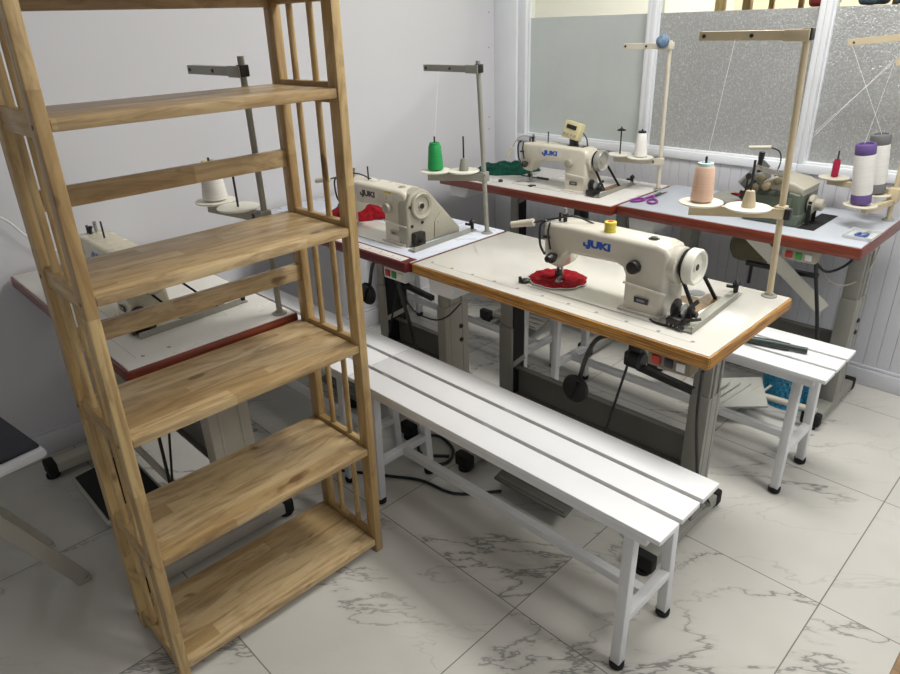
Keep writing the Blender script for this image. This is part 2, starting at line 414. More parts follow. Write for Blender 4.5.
# glazed partition: three bays, film up to 1.5 m, clear glass above
def bay(k, x0, x1, fm, jl=.022):
    r = bpy.data.objects.new('window_%d' % k, None); col.objects.link(r); r.location = ((x0+x1)/2, WY+.04, .86); r['kind'] = 'structure'
    def fr(b):
        box(b, (x0, WY-.010, .868), (x1, WY+.075, .905), .003)
        box(b, (x0, WY+.004, .905), (x1, WY+.06, .913), .002)
        box(b, (x0, WY, 2.45), (x1, WY+.075, 2.5), .003)
        for xa, xb in ((x0, x0+jl), (x1-.022, x1)): box(b, (xa, WY-.008, .905), (xb, WY+.07, 2.46), .003)
        for xa, xb in ((x0+jl, x0+jl+.008), (x1-.03, x1-.022)): box(b, (xa, WY+.012, .91), (xb, WY+.05, 2.45), .002)
    one('window_frame', fr, 'trim', r)
    one('frosted_film', lambda b: box(b, (x0+jl+.006, WY+.026, .91), (x1-.028, WY+.030, 1.5)), fm, r)
    one('glass_pane', lambda b: box(b, (x0+jl+.006, WY+.031, .91), (x1-.028, WY+.036, 2.452)), 'glass', r)
bay(1, -2.565, -1.770, 'film_a', .055); bay(2, -1.770, -1.022, 'film_b'); bay(3, -1.022, -.10, 'film_b')
struct('wall_partition', lambda b: box(b, (-.10, WY, .868), (X1, WY+.1, 2.5)), 'wall')
# the next room, seen through the clear glass
struct('wall_beyond', lambda b: box(b, (WX, 6.0, 0), (X1, 6.12, ZC)), 'farwall')

def lamp_fix(loc, sx, sy, m, label):
    x, y = loc; t = thing('ceiling_light', (x, y, ZC), label, 'ceiling lamp')
    one('lamp_housing', lambda b: box(b, (x-sx/2, y-sy/2, ZC-.03), (x+sx/2, y+sy/2, ZC), .004), 'trim', t)
    one('lamp_diffuser', lambda b: box(b, (x-sx/2+.01, y-sy/2+.01, ZC-.05), (x+sx/2-.01, y+sy/2-.01, ZC-.03), .004), m, t)
lamp_fix((-.7, 2.1), 1.2, .5, 'lamp', 'flat white ceiling lamp above the sewing tables')
lamp_fix((1.2, 1.6), 1.2, .5, 'lamp', 'flat white ceiling lamp above the open floor on the right')
lamp_fix((-.3, 5.4), 1.2, .16, 'lamp_far', 'long warm ceiling lamp in the room beyond the partition')
lamp_fix((-2.0, 5.4), 1.2, .16, 'lamp_far', 'long warm ceiling lamp in the next room, nearer the left wall')

# wooden rack in the next room
def next_rack():
    t = thing('storage_rack', (-1.2, 3.5, 0), 'wooden slatted rack with folded clothes in the room behind the glass', 'shelf')
    for x, y in ((-1.62, 3.42), (-.72, 3.42), (-1.62, 3.72), (-.72, 3.72)):
        one('upright', lambda b: box(b, (x-.02, y-.02, 0), (x+.02, y+.02, 1.75), .003), 'wood_z', t)
    for z in (.3, .8, 1.3, 1.62): one('shelf_board', lambda b: box(b, (-1.64, 3.40, z), (-.70, 3.74, z+.02), .003), 'wood_x', t)
    for x in (-1.5, -1.36, -1.22, -1.06, -.96, -.84): one('slat', lambda b: box(b, (x-.012, 3.71, .02), (x+.012, 3.73, 1.75), .002), 'wood_z', t)
    for i, (x, m, c) in enumerate(((-1.20, 'cloth_red', 'brick red'), (-1.0, 'cloth_blue', 'blue grey'), (-.86, 'cloth_blue', 'blue grey'))):
        def f(b):
            for k in range(4): box(b, (x-.05+.004*k, 3.45, 1.322+.06*k), (x+.05-.003*k, 3.66, 1.378+.06*k), .02, seg=3)
        o = one('folded_cloth', f, m, None, (x, 3.55, 1.32))
        tag(o, ['brick red folded cloth stack on the rack behind the glass', 'blue grey folded cloth stack next to the red one behind the glass', 'blue grey folded cloth stack at the right end of the rack behind the glass'][i], 'cloth', 'folded cloth on the rack behind the glass')
next_rack()

# ------------------------------------------------------------------ the open wooden shelf in the foreground
def big_shelf():
    t = thing('wooden_shelf', (-1.49, .62, 0), 'tall open five tier natural wood shelf with dowel sides standing in front', 'shelf')
    LEAN = .019
    xf, xb, ya, yb = -1.34, -1.625, .300, .958     # front, back, left, right
    pw, pd = .025, .04
    def put(name, fn, m, par=t):
        b = BM(); fn(b)
        for v in b.verts: v.co.y += LEAN*v.co.z
        return obj(name, b, m, par)
    H = 1.625
    ups = {}
    for yy, sy in ((ya, 1), (yb, -1)):
        for xx, sx in ((xf, -1), (xb, 1)):
            y2 = yy+sy*pw; x2 = xx+sx*pd
            u = put('upright', lambda b: box(b, (min(xx, x2), min(yy, y2), 0), (max(xx, x2), max(yy, y2), H), .003), 'wood_z'); ups[(yy, xx)] = u
    levels = (.05, .385, .717, 1.042, 1.37)
    rails = []
    for i, z in enumerate(levels):
        zt = z if i else z
        put('shelf_board', lambda b: box(b, (xb+.003, ya+pw+.0005, z-.022), (xf-.003, yb-pw-.0005, z), .003), 'wood_y')
        rails.append((z-.034, z+.012))
    rails.append((1.55, 1.59))
    put('shelf_board', lambda b: box(b, (xb+.003, ya+pw, 1.566), (xf-.003, yb-pw, 1.588), .003), 'wood_y')
    for yy, sy in ((ya, 1), (yb, -1)):
        for z0, z1 in rails:
            y1, y2 = yy+sy*.005, yy+sy*.0235
            put('side_rail', lambda b: box(b, (xb+pd-.002, min(y1, y2), z0), (xf-pd+.002, max(y1, y2), z1), .002), 'wood_x')
            for xx in (xf-.017, xb+.017):
                yo = yy-sy*.0004
                par = ups[(yy, xf if xx > -1.5 else xb)]
                put('screw_cap', lambda b: turned(b, (xx, yo, z0+.022), 'y', [(.0045, -.001), (.0045, .001)], 12), 'dark_wood', par)
        for (a0, a1), (b0, b1) in zip(rails, rails[1:]):
            for xx in (-1.440, -1.525):
                put('dowel', lambda b: rod(b, (xx, yy+sy*.014, a1-.004), (xx, yy+sy*.014, b0+.004), .0080, 14), 'wood_z')
    for z0, z1 in ((1.164, 1.208), (.846, .892), (1.545, 1.588)):
        put('back_rail', lambda b: box(b, (xb+.008, ya+pw-.002, z0), (xb+.028, yb-pw+.002, z1), .002), 'wood_y')
    return t
big_shelf()

# ------------------------------------------------------------------ sewing tables
TL, TD, TH = 1.06, .492, .762
def table(x0, y0, top, edge, lm, label, L=TL, lin=.20, rin=.10, edge_h=.036, sw_in=.165, kx_in=.635, kz=.485, yo=.285, by=(.03, .43), bolts=(), sw_dz=.0, pw=.06, pd=.075, drawer=True, motor='mini', switch='rk', knee=True, lip=False, studs=(), treadle=True, beam_z=.224, rod_=True, hole=False):
    x1, y1 = x0+L, y0+TD
    t = thing('sewing_table', (x0, y0, 0), label, 'table', 'industrial sewing tables')
    th = .028
    r = .012
    one('tabletop', lambda b: box(b, (x0+.002, y0+.002, TH-th), (x1-.002, y1-.002, TH), .002), top, t)
    if edge == 'ply' or edge in ('red', 'maroon'):
        def eb(b):
            z0, z1 = TH-edge_h, TH-.0025
            box(b, (x0-.002, y0-.004, z0), (x1+.002, y0+.003, z1), .003); box(b, (x0-.002, y1-.003, z0), (x1+.002, y1+.004, z1), .003)
            box(b, (x0-.004, y0, z0), (x0+.003, y1, z1), .003); box(b, (x1-.003, y0, z0), (x1+.004, y1, z1), .003)
        one('edge_band', eb, edge, t)
    if lip:
        one('front_lip', lambda b: (box(b, (x0, y0-.024, TH-.034), (x1-.002, y0-.004, TH+.002), .004), box(b, (x0, y0-.010, TH+.0003), (x1-.002, y0+.034, TH+.002), .0008, seg=1)), 'maroon', t)
        one('tape_measure', lambda b: box(b, (x0+.30, y0-.016, TH+.002), (x1-.03, y0+.022, TH+.0028)), 'label_white', t)
        def ticks(b):
            x = x0+.31; k = 0
            while x < x1-.04:
                box(b, (x, y0-.012, TH+.0028), (x+.002, y0+(.010 if k % 5 == 0 else -.002), TH+.0032)); x += .0127; k += 1
        one('tape_marks', ticks, 'redink', t)
    if studs:
        def st(b):
            for xx, yy in studs: turned(b, (x0+xx, y0+yy, TH), 'z', [(.0055, 0), (.0055, .0006), (.0, .0008)], 10)
            xs = [s[0] for s in studs]; ys = [s[1] for s in studs]
            if max(xs)-min(xs) > .5: box(b, (x0+min(xs), y0+min(ys)-.008, TH), (x0+max(xs), y0+min(ys)-.0072, TH+.0004))
        one('inlay_marks', st, 'gmark', t)
    # legs
    for lx, s in ((x0+lin, 1), (x1-rin, -1)):
        yc = y0+yo
        def post(b):
            box(b, (lx-pw/2, yc-pd/2, .05), (lx+pw/2, yc+pd/2, .50), .003)
            box(b, (lx-pw/2+.004, yc-pd/2+.004, .50), (lx+pw/2-.004, yc+pd/2-.004, TH-th-.006), .003)
            for k in (-1, 1):                    # pressed ribs down both flanks
                box(b, (lx-pw/2-.002, yc+k*pd*.25-.004, .08), (lx+pw/2+.002, yc+k*pd*.25+.004, .68), .0015, seg=1)
            box(b, (lx-pw/2-.006, yc-.16, TH-th-.014), (lx+pw/2+.006, yc+.16, TH-th-.001), .002)
        p_ = one('leg', post, lm, t)
        for z in bolts: one('leg_bolt', lambda b: turned(b, (lx+pw/2+.001, yc+.02, z), 'x', [(.009, 0), (.009, .005), (0, .007)], 12), 'black', p_)
        if s == 1 and yo == .285:                # shade inside the left leg's open channel, put in as a black panel
            rc = one('channel_shade_panel', lambda b: box(b, (lx+pw/2-.002, yc-pd/2+.010, .10), (lx+pw/2+.0025, yc+pd/2-.008, .70)), 'rubber', p_)
            for z in (.36, .63): one('channel_plate', lambda b: bar(b, (lx+pw/2+.003, yc-pd/2+.004, z-.006), (lx+pw/2+.003, yc+pd/2-.004, z+.006), .003, .022), lm, p_)
        fb = one('foot_beam', lambda b: box(b, (lx-.032, y0+by[0], .022), (lx+.032, y0+by[1], .062), .004), lm, t)
        for yy in (y0+by[0]-.008, y0+by[1]+.008):
            one('foot_cap', lambda b: (box(b, (lx-.036, yy-.018, .014), (lx+.036, yy+.018, .068), .008), turned(b, (lx, yy, 0), 'z', [(.024, 0), (.024, .014)], 14)), 'rubber', fb)
    xl, xr = x0+lin+pw/2-.004, x1-rin-pw/2+.004
    def beam(b):
        yc = y0+yo+.005
        box(b, (xl, yc-.003, beam_z), (xr, yc+.003, beam_z+.115), .001, seg=1)
        box(b, (xl, yc-.022, beam_z+.108), (xr, yc+.003, beam_z+.115), .001, seg=1); box(b, (xl, yc-.022, beam_z), (xr, yc+.003, beam_z+.007), .001, seg=1)
    one('cross_beam', beam, 'beam', t)
    if drawer:
        d = one('drawer', lambda b: prism(b, [(x0+.035, TH-.034), (x0+.175, TH-.034), (x0+.150, TH-.104), (x0+.045, TH-.104)], 'xz', y0+.03, y0+.30, .006), 'drawer', t)
    if motor == 'mini':
        mx, my, mz = x0+.755, y0+.20, .578
        m_ = one('motor', lambda b: (turned(b, (mx-.02, my, mz), 'x', [(.022, 0), (.030, .005), (.030, .036), (.022, .044)], 22), box(b, (mx-.02, my-.02, mz+.03), (mx+.02, my+.05, TH-.03), .003)), 'black', t)
        one('clutch_lever', lambda b: (bar(b, (mx+.01, my-.005, mz-.02), (mx+.19, my-.015, mz-.030), .018, .018), rod(b, (mx+.01, my-.03, mz), (mx+.01, my+.03, mz), .008)), 'black', m_)
    elif motor:
        mx, my, mz = x0+.485, y0+.30, .60
        m_ = one('motor', lambda b: (turned(b, (mx-.07, my, mz), 'x', [(.035, -.02), (.062, 0), (.066, .02), (.066, .11), (.06, .13), (.03, .135)], 24), box(b, (mx-.05, my-.03, mz+.05), (mx+.05, my+.03, TH-.03), .004)), 'motor', t)
        one('pulley', lambda b: turned(b, (mx+.066, my, mz), 'x', [(.034, 0), (.034, .006), (.026, .01), (.034, .016), (.034, .022)], 20), 'iron', m_)
    if switch:
        sx = x1-sw_in
        s_ = one('switch_box', lambda b: box(b, (sx, y0+.012, TH-.080-sw_dz), (sx+.118, y0+.06, TH-.033), .004), 'label_white' if switch == 'wh' else 'greybeige' if switch == 'rg' else 'box_brown', t)
        cols = {'rk': ('rbtn', 'bbtn', 'label_white'), 'rg': ('rbtn', 'gbtn', 'label_white'), 'wh': ('rbtn', 'gbtn', 'plate')}[switch]
        for k, c in enumerate(cols):
            nm = ('stop_button', 'start_button', 'switch_label')[k]
            one(nm, lambda b: box(b, (sx+.014+.034*k, y0+.006, TH-.070-sw_dz), (sx+.037+.034*k, y0+.013, TH-.046-sw_dz), .002), c, s_)
    if knee:
        kx = x0+kx_in; dz = kz-.485
        kn = one('knee_lifter', lambda b: (tube(b, [(kx+.14, y0+.15, .70), (kx+.10, y0+.13, .675+dz*.5), (kx+.05, y0+.10, .66+dz*.6), (kx+.02, y0+.09, .60+dz), (kx, y0+.08, .50+dz)], .007), box(b, (kx+.11, y0+.11, .69), (kx+.16, y0+.20, TH-.03), .004), rod(b, (kx+.08, y0+.11, .672), (kx+.16, y0+.11, .695), .009)), 'iron', t)
        one('knee_pad', lambda b: (turned(b, (kx-.002, y0+.062, .485+dz), 'y', [(.02, 0), (.042, .002), (.046, .010), (.042, .018), (0, .02)], 26), bar(b, (kx-.012, y0+.06, .455+dz), (kx+.012, y0+.06, .515+dz), .012, .006)), 'black', kn)
    if treadle:
        px = x0+.50
        tr = one('treadle', lambda b: (bar(b, (px-.13, y0+.09, .085), (px+.17, y0+.09, .085), .20, .012, (0, -.25, 1), .003), [bar(b, (px-.12, y0+.005+.032*k, .070+.008*k), (px+.16, y0+.005+.032*k, .070+.008*k), .012, .006) for k in range(6)]), 'beam', t)
        one('treadle_shaft', lambda b: rod(b, (x0+lin, y0+.21, .10), (x1-rin, y0+.21, .10), .012), lm, tr)
    if rod_:
        one('pitman_rod', lambda b: (rod(b, (x0+.735, y0+.195, .575), (x0+.665, y0+.12, .11), .004), box(b, (x0+.722, y0+.18, .555), (x0+.748, y0+.21, .60), .005)), 'black', t)
    return t

studs1 = [(.045+.094*k, .05) for k in range(11)]
T1 = table(-1.64, 1.41, 'top_cream', 'ply', 'leg_grey', 'white topped sewing table with an orange brown plywood edge', L=1.053, studs=studs1, switch='rk', rin=.115)
T2 = table(-2.695, 1.41, 'top_blue', 'maroon', 'leg_beige', 'sewing table with a bluish sheet and a tape measure on its maroon edge', lip=True, L=1.043, pd=.13, pw=.045, rin=.095, lin=.58, kx_in=.69, kz=.535, sw_dz=.014, bolts=(.40, .34), switch='wh', drawer=False)
T3 = table(-2.59, 2.455, 'top_white', 'red', 'leg_grey', 'red edged sewing table in the back corner under the window, holding the green cloth', L=1.05, switch=None, lin=.30, knee=False, edge_h=.042)
T4 = table(-1.527, 2.49, 'top_grey', 'red', 'leg_grey', 'red edged sewing table with a grey top, at the right by the window', L=.948, lin=.22, rin=.05, pd=.10, by=(.07, .45), yo=.25, bolts=(.40, .35), sw_dz=.014, motor='olive', edge_h=.044, sw_in=.255, switch='rg', knee=False, treadle=False, rod_=False)
TH = .737                                        # the left table stands a little lower
T5 = table(-2.70, .447, 'top_white', 'red', 'leg_beige', 'red edged white topped sewing table behind the wooden shelf at the left wall', pd=.13, L=1.066, yo=.253, by=(-.09, .385), rin=.085, lin=.151, edge_h=.040, switch=None, knee=False, treadle=False, rod_=False,
           studs=[(1.011, .06), (1.011, .13), (.27, .05), (.33, .05), (.39, .05)])
TH = .762
# extra cables that belong to the tables
def cab(t, name, pts, r, m='black'): return one(name, lambda b: tube(b, pts, r), m, t)
cab(T1, 'power_cable', [(-.62, 1.46, .69), (-.635, 1.50, .55), (-.65, 1.57, .38), (-.655, 1.64, .2), (-.66, 1.75, .075), (-.70, 1.80, .07)], .005)
cab(T2, 'power_cable', [(-1.79, 1.46, .72), (-1.78, 1.46, .62), (-1.75, 1.48, .45), (-1.72, 1.49, .25), (-1.69, 1.5, .05)], .007)
cab(T2, 'thin_cable', [(-1.79, 1.47, .62), (-1.76, 1.50, .53), (-1.72, 1.56, .48), (-1.68, 1.60, .49), (-1.665, 1.66, .53)], .003)
cab(T4, 'power_cable', [(-.725, 2.53, .69), (-.715, 2.55, .60), (-.69, 2.57, .45), (-.665, 2.60, .25), (-.66, 2.64, .07)], .007)
cab(T4, 'grey_hose', [(-.72, 2.56, .68), (-.70, 2.60, .60), (-.65, 2.66, .56), (-.60, 2.72, .60), (-.585, 2.76, .70)], .0028, 'greybeige')
cab(T4, 'short_cable', [(-.73, 2.53, .675), (-.69, 2.57, .63), (-.64, 2.62, .66), (-.62, 2.66, .72)], .005)
def chute(b):
    bar(b, (-1.0, 2.59, .715), (-.69, 2.62, .465), .05, .004, (0, -1, .2))
    bar(b, (-1.0, 2.615, .73), (-.69, 2.645, .48), .004, .022, (0, -1, .2))
one('scrap_chute', chute, 'plate', T4)
one('bracket_arm', lambda b: (bar(b, (-1.0, 2.62, .585), (-.74, 2.66, .575), .025, .014), box(b, (-.985, 2.62, .50), (-.975, 2.63, .58))), 'black', T4)
ped = one('treadle', lambda b: (bar(b, (-.99, 2.385, .085), (-.80, 2.50, .115), .17, .012, (0, -.3, 1), .003), [bar(b, (-.975+.034*k, 2.325+.02*k, .083), (-.93+.034*k, 2.465+.02*k, .128), .008, .006) for k in range(5)]), 'toe', T4)
one('treadle_shaft', lambda b: (rod(b, (-1.25, 2.47, .09), (-.61, 2.53, .09), .013), rod(b, (-1.12, 2.40, .07), (-1.05, 2.55, .22), .008)), 'leg_beige', ped)
ped = one('treadle', lambda b: bar(b, (-2.36, .47, .075), (-2.02, .47, .070), .20, .014, (0, -.1, 1), .003), 'toe', T5)
one('rubber_mat', lambda b: bar(b, (-2.35, .47, .085), (-2.03, .47, .080), .18, .006, (0, -.1, 1), .002), 'rubber', ped)
one('treadle_shaft', lambda b: rod(b, (-2.50, .60, .10), (-1.75, .60, .10), .012), 'leg_beige', ped)
one('pitman_rod', lambda b: (rod(b, (-2.03, .60, .62), (-1.96, .57, .10), .0055), rod(b, (-1.88, .62, .62), (-1.955, .57, .10), .004)), 'black', T5)

# ------------------------------------------------------------------ lockstitch machines
def machine(x0, yc, paint, label, ink, cover=False, yellow_bobbin=False, panel=False, lever=True, us=.93):
    """x0 = needle end, yc = middle of the arm, standing in the table top"""
    z0 = TH
    t = thing('sewing_machine', (x0, yc, z0), label, 'sewing machine', 'industrial sewing machines')
    X = lambda u: x0+us*u
    Z = lambda v: z0+v
    one('bed', lambda b: (box(b, (X(-.03), yc-.085, Z(.0003)), (X(.44), yc+.09, Z(.0028)), .001, seg=1), box(b, (X(.30), yc-.068, Z(.001)), (X(.44), yc+.068, Z(.010)), .004)), 'steel' if False else 'top_cream', t)
    one('slide_plate', lambda b: (box(b, (X(.012), yc-.03, Z(.003)), (X(.055), yc+.03, Z(.0045)), .001, seg=1), box(b, (X(-.028), yc-.05, Z(.0028)), (X(.012), yc+.02, Z(.0036)))), 'steel', t)
    prof = [(0, .080), (.010, .064), (.052, .058), (.070, .070), (.092, .108), (.106, .118), (.272, .122), (.294, .116), (.306, .098), (.309, .0), (.436, .0), (.440, .12), (.440, .172), (.428, .190), (.40, .197), (.09, .199), (.03, .197), (.008, .190), (0, .176)]
    b = BM(); prism(b, [(X(u), Z(v)) for u, v in prof], 'xz', yc-.05, yc+.05, .014, 4)
    for v in b.verts:                              # the column spreads towards its foot, the head narrows downward
        u, w = (v.co.x-x0)/us, v.co.z-z0
        if u > .28 and w < .13: v.co.y = yc+(v.co.y-yc)*(1+.22*min(1, (.13-w)/.06))
        if u < .10 and w < .12: v.co.y = yc+(v.co.y-yc)*(.62+.38*max(0, (w-.058)/.062))
    body = obj('machine_body', b, paint, t, ang=40)
    one('column_trim', lambda b: bar(b, (X(.312), yc-.064, Z(.083)), (X(.447), yc-.062, Z(.075)), .006, .004), 'plate', body)
    # head
    fp = one('face_plate', lambda b: box(b, (X(-.004), yc-.034, Z(.088)), (X(.001), yc+.034, Z(.19)), .002), 'steel', t)
    one('needle_bar', lambda b: (rod(b, (X(.036), yc-.012, Z(.03)), (X(.036), yc-.012, Z(.064)), .0045), rod(b, (X(.036), yc-.012, Z(.002)), (X(.036), yc-.012, Z(.03)), .0014), box(b, (X(.029), yc-.02, Z(.026)), (X(.043), yc-.004, Z(.044)), .002)) , 'iron', t)
    one('needle_bar_cap', lambda b: rod(b, (X(.036), yc-.012, Z(.19)), (X(.036), yc-.012, Z(.222)), .004), 'iron', t)
    one('presser_foot', lambda b: (rod(b, (X(.037), yc+.006, Z(.012)), (X(.037), yc+.006, Z(.066)), .0045), box(b, (X(.022), yc-.022, Z(.005)), (X(.048), yc+.008, Z(.010)), .002), bar(b, (X(.036), yc-.016, Z(.007)), (X(.036), yc+.006, Z(.024)), .012, .004)), 'steel', t)
    one('presser_regulator', lambda b: rod(b, (X(.037), yc+.012, Z(.19)), (X(.037), yc+.012, Z(.23)), .0055), 'steel', t)
    tn = one('thread_tension', lambda b: turned(b, (X(.046), yc-.053, Z(.098)), 'y', [(.004, -.03), (.010, -.028), (.012, -.02), (.016, -.012), (.016, -.004), (.010, .0), (.010, .008)], 20), 'iron', t)
    one('take_up_guard', lambda b: (tube(b, [(X(.012), yc-.052, Z(.10)), (X(-.004), yc-.056, Z(.13)), (X(-.004), yc-.058, Z(.185)), (X(.016), yc-.055, Z(.205))], .0035), tube(b, [(X(.034), yc-.052, Z(.12)), (X(.030), yc-.060, Z(.17)), (X(.032), yc-.055, Z(.20))], .003), box(b, (X(.006), yc-.054, Z(.15)), (X(.03), yc-.049, Z(.158)))), 'iron', t)
    if lever == 'hang':
        lv = one('lamp_arm', lambda b: tube(b, [(X(.08), yc, Z(.19)), (X(.03), yc-.02, Z(.222)), (X(-.03), yc-.03, Z(.212)), (X(-.07), yc-.035, Z(.16))], .0024), 'steel', t)
        one('lamp_grip', lambda b: rod(b, (X(-.068), yc-.034, Z(.165)), (X(-.09), yc-.04, Z(.115)), .009, 16, .010), 'standcream', lv)
    elif lever:
        lv = one('lamp_arm', lambda b: tube(b, [(X(.14), yc+.02, Z(.198)), (X(.09), yc-.01, Z(.218)), (X(.03), yc-.035, Z(.207)), (X(-.03), yc-.06, Z(.192))], .0028), 'iron', t)
        one('lamp_grip', lambda b: rod(b, (X(-.028), yc-.06, Z(.193)), (X(-.098), yc-.085, Z(.180)), .0115, 16, .0095), 'standcream', lv)
    # dial, oil caps, bobbin spindle
    dm = 'black' if paint == 'ivory' else 'greybeige'
    one('stitch_dial', lambda b: turned(b, (X(.340), yc-.050, Z(.130)), 'y', [(.008, -.024), (.017, -.022), (.0185, -.016), (.0185, -.004), (.013, 0)], 22), dm, t)
    one('oil_cap', lambda b: turned(b, (X(.36), yc, Z(.195)), 'z', [(.016, 0), (.016, .003), (.010, .004), (.010, .007), (0, .008)], 20), 'greybeige' if not paint == 'ivory' else 'iron', t)
    if yellow_bobbin:
        yb_ = one('bobbin', lambda b: turned(b, (X(.225), yc-.018, Z(.197)), 'z', [(.015, 0), (.0165, .001), (.0165, .006), (.0155, .007), (.0165, .024), (.0165, .029), (.006, .030), (.006, .026)], 20), 'yellow', t)
        one('bobbin_hub', lambda b: turned(b, (X(.225), yc-.018, Z(.224)), 'z', [(.008, 0), (.008, .004), (0, .004)], 14), 'redink', yb_)
    else:
        one('thread_pin', lambda b: rod(b, (X(.15), yc, Z(.19)), (X(.15), yc, Z(.25)), .0028), 'iron', t)
    one('guide_post', lambda b: (rod(b, (X(.055), yc-.01, Z(.192)), (X(.055), yc-.01, Z(.215)), .006), turned(b, (X(.055), yc-.01, Z(.215)), 'z', [(.009, 0), (.009, .006), (0, .007)], 12)), 'black', t)
    # hand wheel end
    if not cover:
        one('end_cap', lambda b: turned(b, (X(.430), yc, Z(.142)), 'x', [(.048, 0), (.050, .004), (.050, .022), (.044, .026)], 30), paint, t)
        hw = one('handwheel', lambda b: turned(b, (X(.458), yc, Z(.146)), 'x', [(.030, 0), (.036, .004), (.036, .012), (.044, .014), (.048, .018), (.048, .038), (.0445, .043), (.039, .041), (.036, .032), (.012, .032), (.012, .037), (0, .037)], 36), 'plate' if paint == 'ivory' else 'wheel_grey', t)
        one('wheel_screw', lambda b: turned(b, (X(.4975), yc, Z(.146)), 'x', [(.0085, -.004), (.0085, .002), (0, .002)], 16), 'iron', hw)
        def belt(b):
            bx = X(.468); r = .040; pts = []
            tail, front = Vector((bx+.012, yc+.175, Z(.002))), Vector((bx+.004, yc+.062, Z(.002)))
            for k in range(13):
                a = math.radians(15+k*(186-15)/12); pts.append(Vector((bx, yc+r*math.cos(a), Z(.146)+r*math.sin(a))))
            P_ = [tail]+pts+[front]; S = []
            for i, p in enumerate(P_):
                d = (P_[min(i+1, len(P_)-1)]-P_[max(i-1, 0)]).normalized(); w_ = Vector((1, 0, 0)); u_ = d.cross(w_).normalized()
                S.append([b.verts.new(p+w_*sx_*.0045+u_*su_*.003) for sx_, su_ in ((-1, -1), (1, -1), (1, 1), (-1, 1))])
            for A, B in zip(S, S[1:]):
                for k in range(4): b.faces.new((A[k], A[(k+1) % 4], B[(k+1) % 4], B[k]))
            b.faces.new(S[0]); b.faces.new(S[-1])
        one('drive_belt', belt, 'rubber', t)
        one('belt_slot', lambda b: (box(b, (X(.445), yc+.055, Z(.0003)), (X(.490), yc+.20, Z(.0012))),), 'dark_wood', t)
    else:
        def cv(b):
            prism(b, [(yc-.062, Z(0)), (yc-.058, Z(.15)), (yc-.035, Z(.190)), (yc+.015, Z(.202)), (yc+.052, Z(.185)), (yc+.205, Z(.02)), (yc+.205, Z(0))], 'yz', X(.395), X(.455), .010)
        cb = one('belt_cover', cv, 'greybeige', t)
        one('handwheel', lambda b: turned(b, (X(.452), yc+.005, Z(.142)), 'x', [(.048, 0), (.048, .012), (.044, .016), (.036, .012), (.034, .006), (.014, .006), (.010, .012), (0, .012)], 34), 'greybeige', t)
        one('wheel_screw', lambda b: turned(b, (X(.463), yc+.005, Z(.142)), 'x', [(.010, 0), (.010, .004), (0, .004)], 16), 'iron', cb)
        one('cover_panel', lambda b: prism(b, [(yc+.065, Z(.012)), (yc+.07, Z(.07)), (yc+.10, Z(.10)), (yc+.125, Z(.095)), (yc+.175, Z(.04)), (yc+.18, Z(.012))], 'yz', X(.455), X(.459), .001), 'greybeige', cb)
        for yy, zz in ((yc-.045, .145), (yc+.01, .08), (yc+.085, .065), (yc-.04, .075)): one('cover_screw', lambda b: turned(b, (X(.454), yy, Z(zz)), 'x', [(.006, 0), (.006, .004), (0, .005)], 12), 'iron', cb)
        one('warning_label', lambda b: (box(b, (X(.315), yc-.0512, Z(.150)), (X(.358), yc-.0500, Z(.190)),)), 'label_white', t)
        one('warning_symbol', lambda b: (box(b, (X(.316), yc-.0516, Z(.181)), (X(.357), yc-.0510, Z(.189))), prism(b, [(X(.319), Z(.158)), (X(.333), Z(.158)), (X(.326), Z(.174))], 'xz', yc-.0516, yc-.0510)), 'label_yellow', t)
    # bobbin winder and bracket
    wx = X(.472)+.018 if not cover else X(.462)
    def wind(b):
        turned(b, (wx-.018, yc-.052, Z(.045)), 'x', [(.022, 0), (.026, .003), (.026, .008), (.020, .010)], 20)
        turned(b, (wx+.006, yc-.035, Z(.032)), 'x', [(.014, 0), (.014, .02), (.008, .022), (.008, .032)], 16)
        box(b, (wx-.022, yc-.085, Z(.004)), (wx+.018, yc-.02, Z(.030)), .006)
        bar(b, (wx-.005, yc-.075, Z(.02)), (wx+.03, yc-.02, Z(.065)), .006, .010)
        bar(b, (wx+.02, yc-.07, Z(.022)), (wx+.055, yc-.045, Z(.03)), .006, .006)
        rod(b, (wx-.03, yc-.06, Z(.012)), (wx+.03, yc-.09, Z(.012)), .005)
        for k in range(3): rod(b, (wx-.01+.012*k, yc-.09, Z(.008)), (wx-.01+.012*k, yc-.03, Z(.05-.01*k)), .0035)
    if not cover:
        wn = one('bobbin_winder', wind, 'iron', t)
        one('winder_wheel', lambda b: turned(b, (wx+.010, yc-.052, Z(.045)), 'x', [(.019, 0), (.019, .003), (.006, .006), (0, .006)], 20), 'steel', wn)
    else:
        wn = one('bobbin_winder', lambda b: (box(b, (wx-.012, yc-.045, Z(.004)), (wx+.018, yc+.005, Z(.052)), .006), turned(b, (wx+.004, yc-.02, Z(.032)), 'x', [(.014, 0), (.014, .016), (.006, .02)], 16), rod(b, (wx, yc-.05, Z(.01)), (wx+.03, yc-.01, Z(.01)), .005)), 'iron', t)
    def plate_(b):
        bar(b, (wx+.035, yc-.085, Z(.0035)), (wx+.015, yc+.255, Z(.0035)), .034, .003)
        bar(b, (wx+.052, yc-.085, Z(.010)), (wx+.034, yc+.22, Z(.010)), .003, .018)
    wb_ = one('winder_plate', plate_, 'standgrey', t)
    one('tension_post', lambda b: (rod(b, (wx+.014, yc+.250, Z(.004)), (wx+.014, yc+.250, Z(.032)), .007), turned(b, (wx+.014, yc+.250, Z(.028)), 'z', [(.011, 0), (.012, .004), (.009, .010), (.004, .014), (0, .018)], 14), rod(b, (wx+.014, yc+.25, Z(.02)), (wx-.008, yc+.235, Z(.024)), .005)), 'black', wb_)
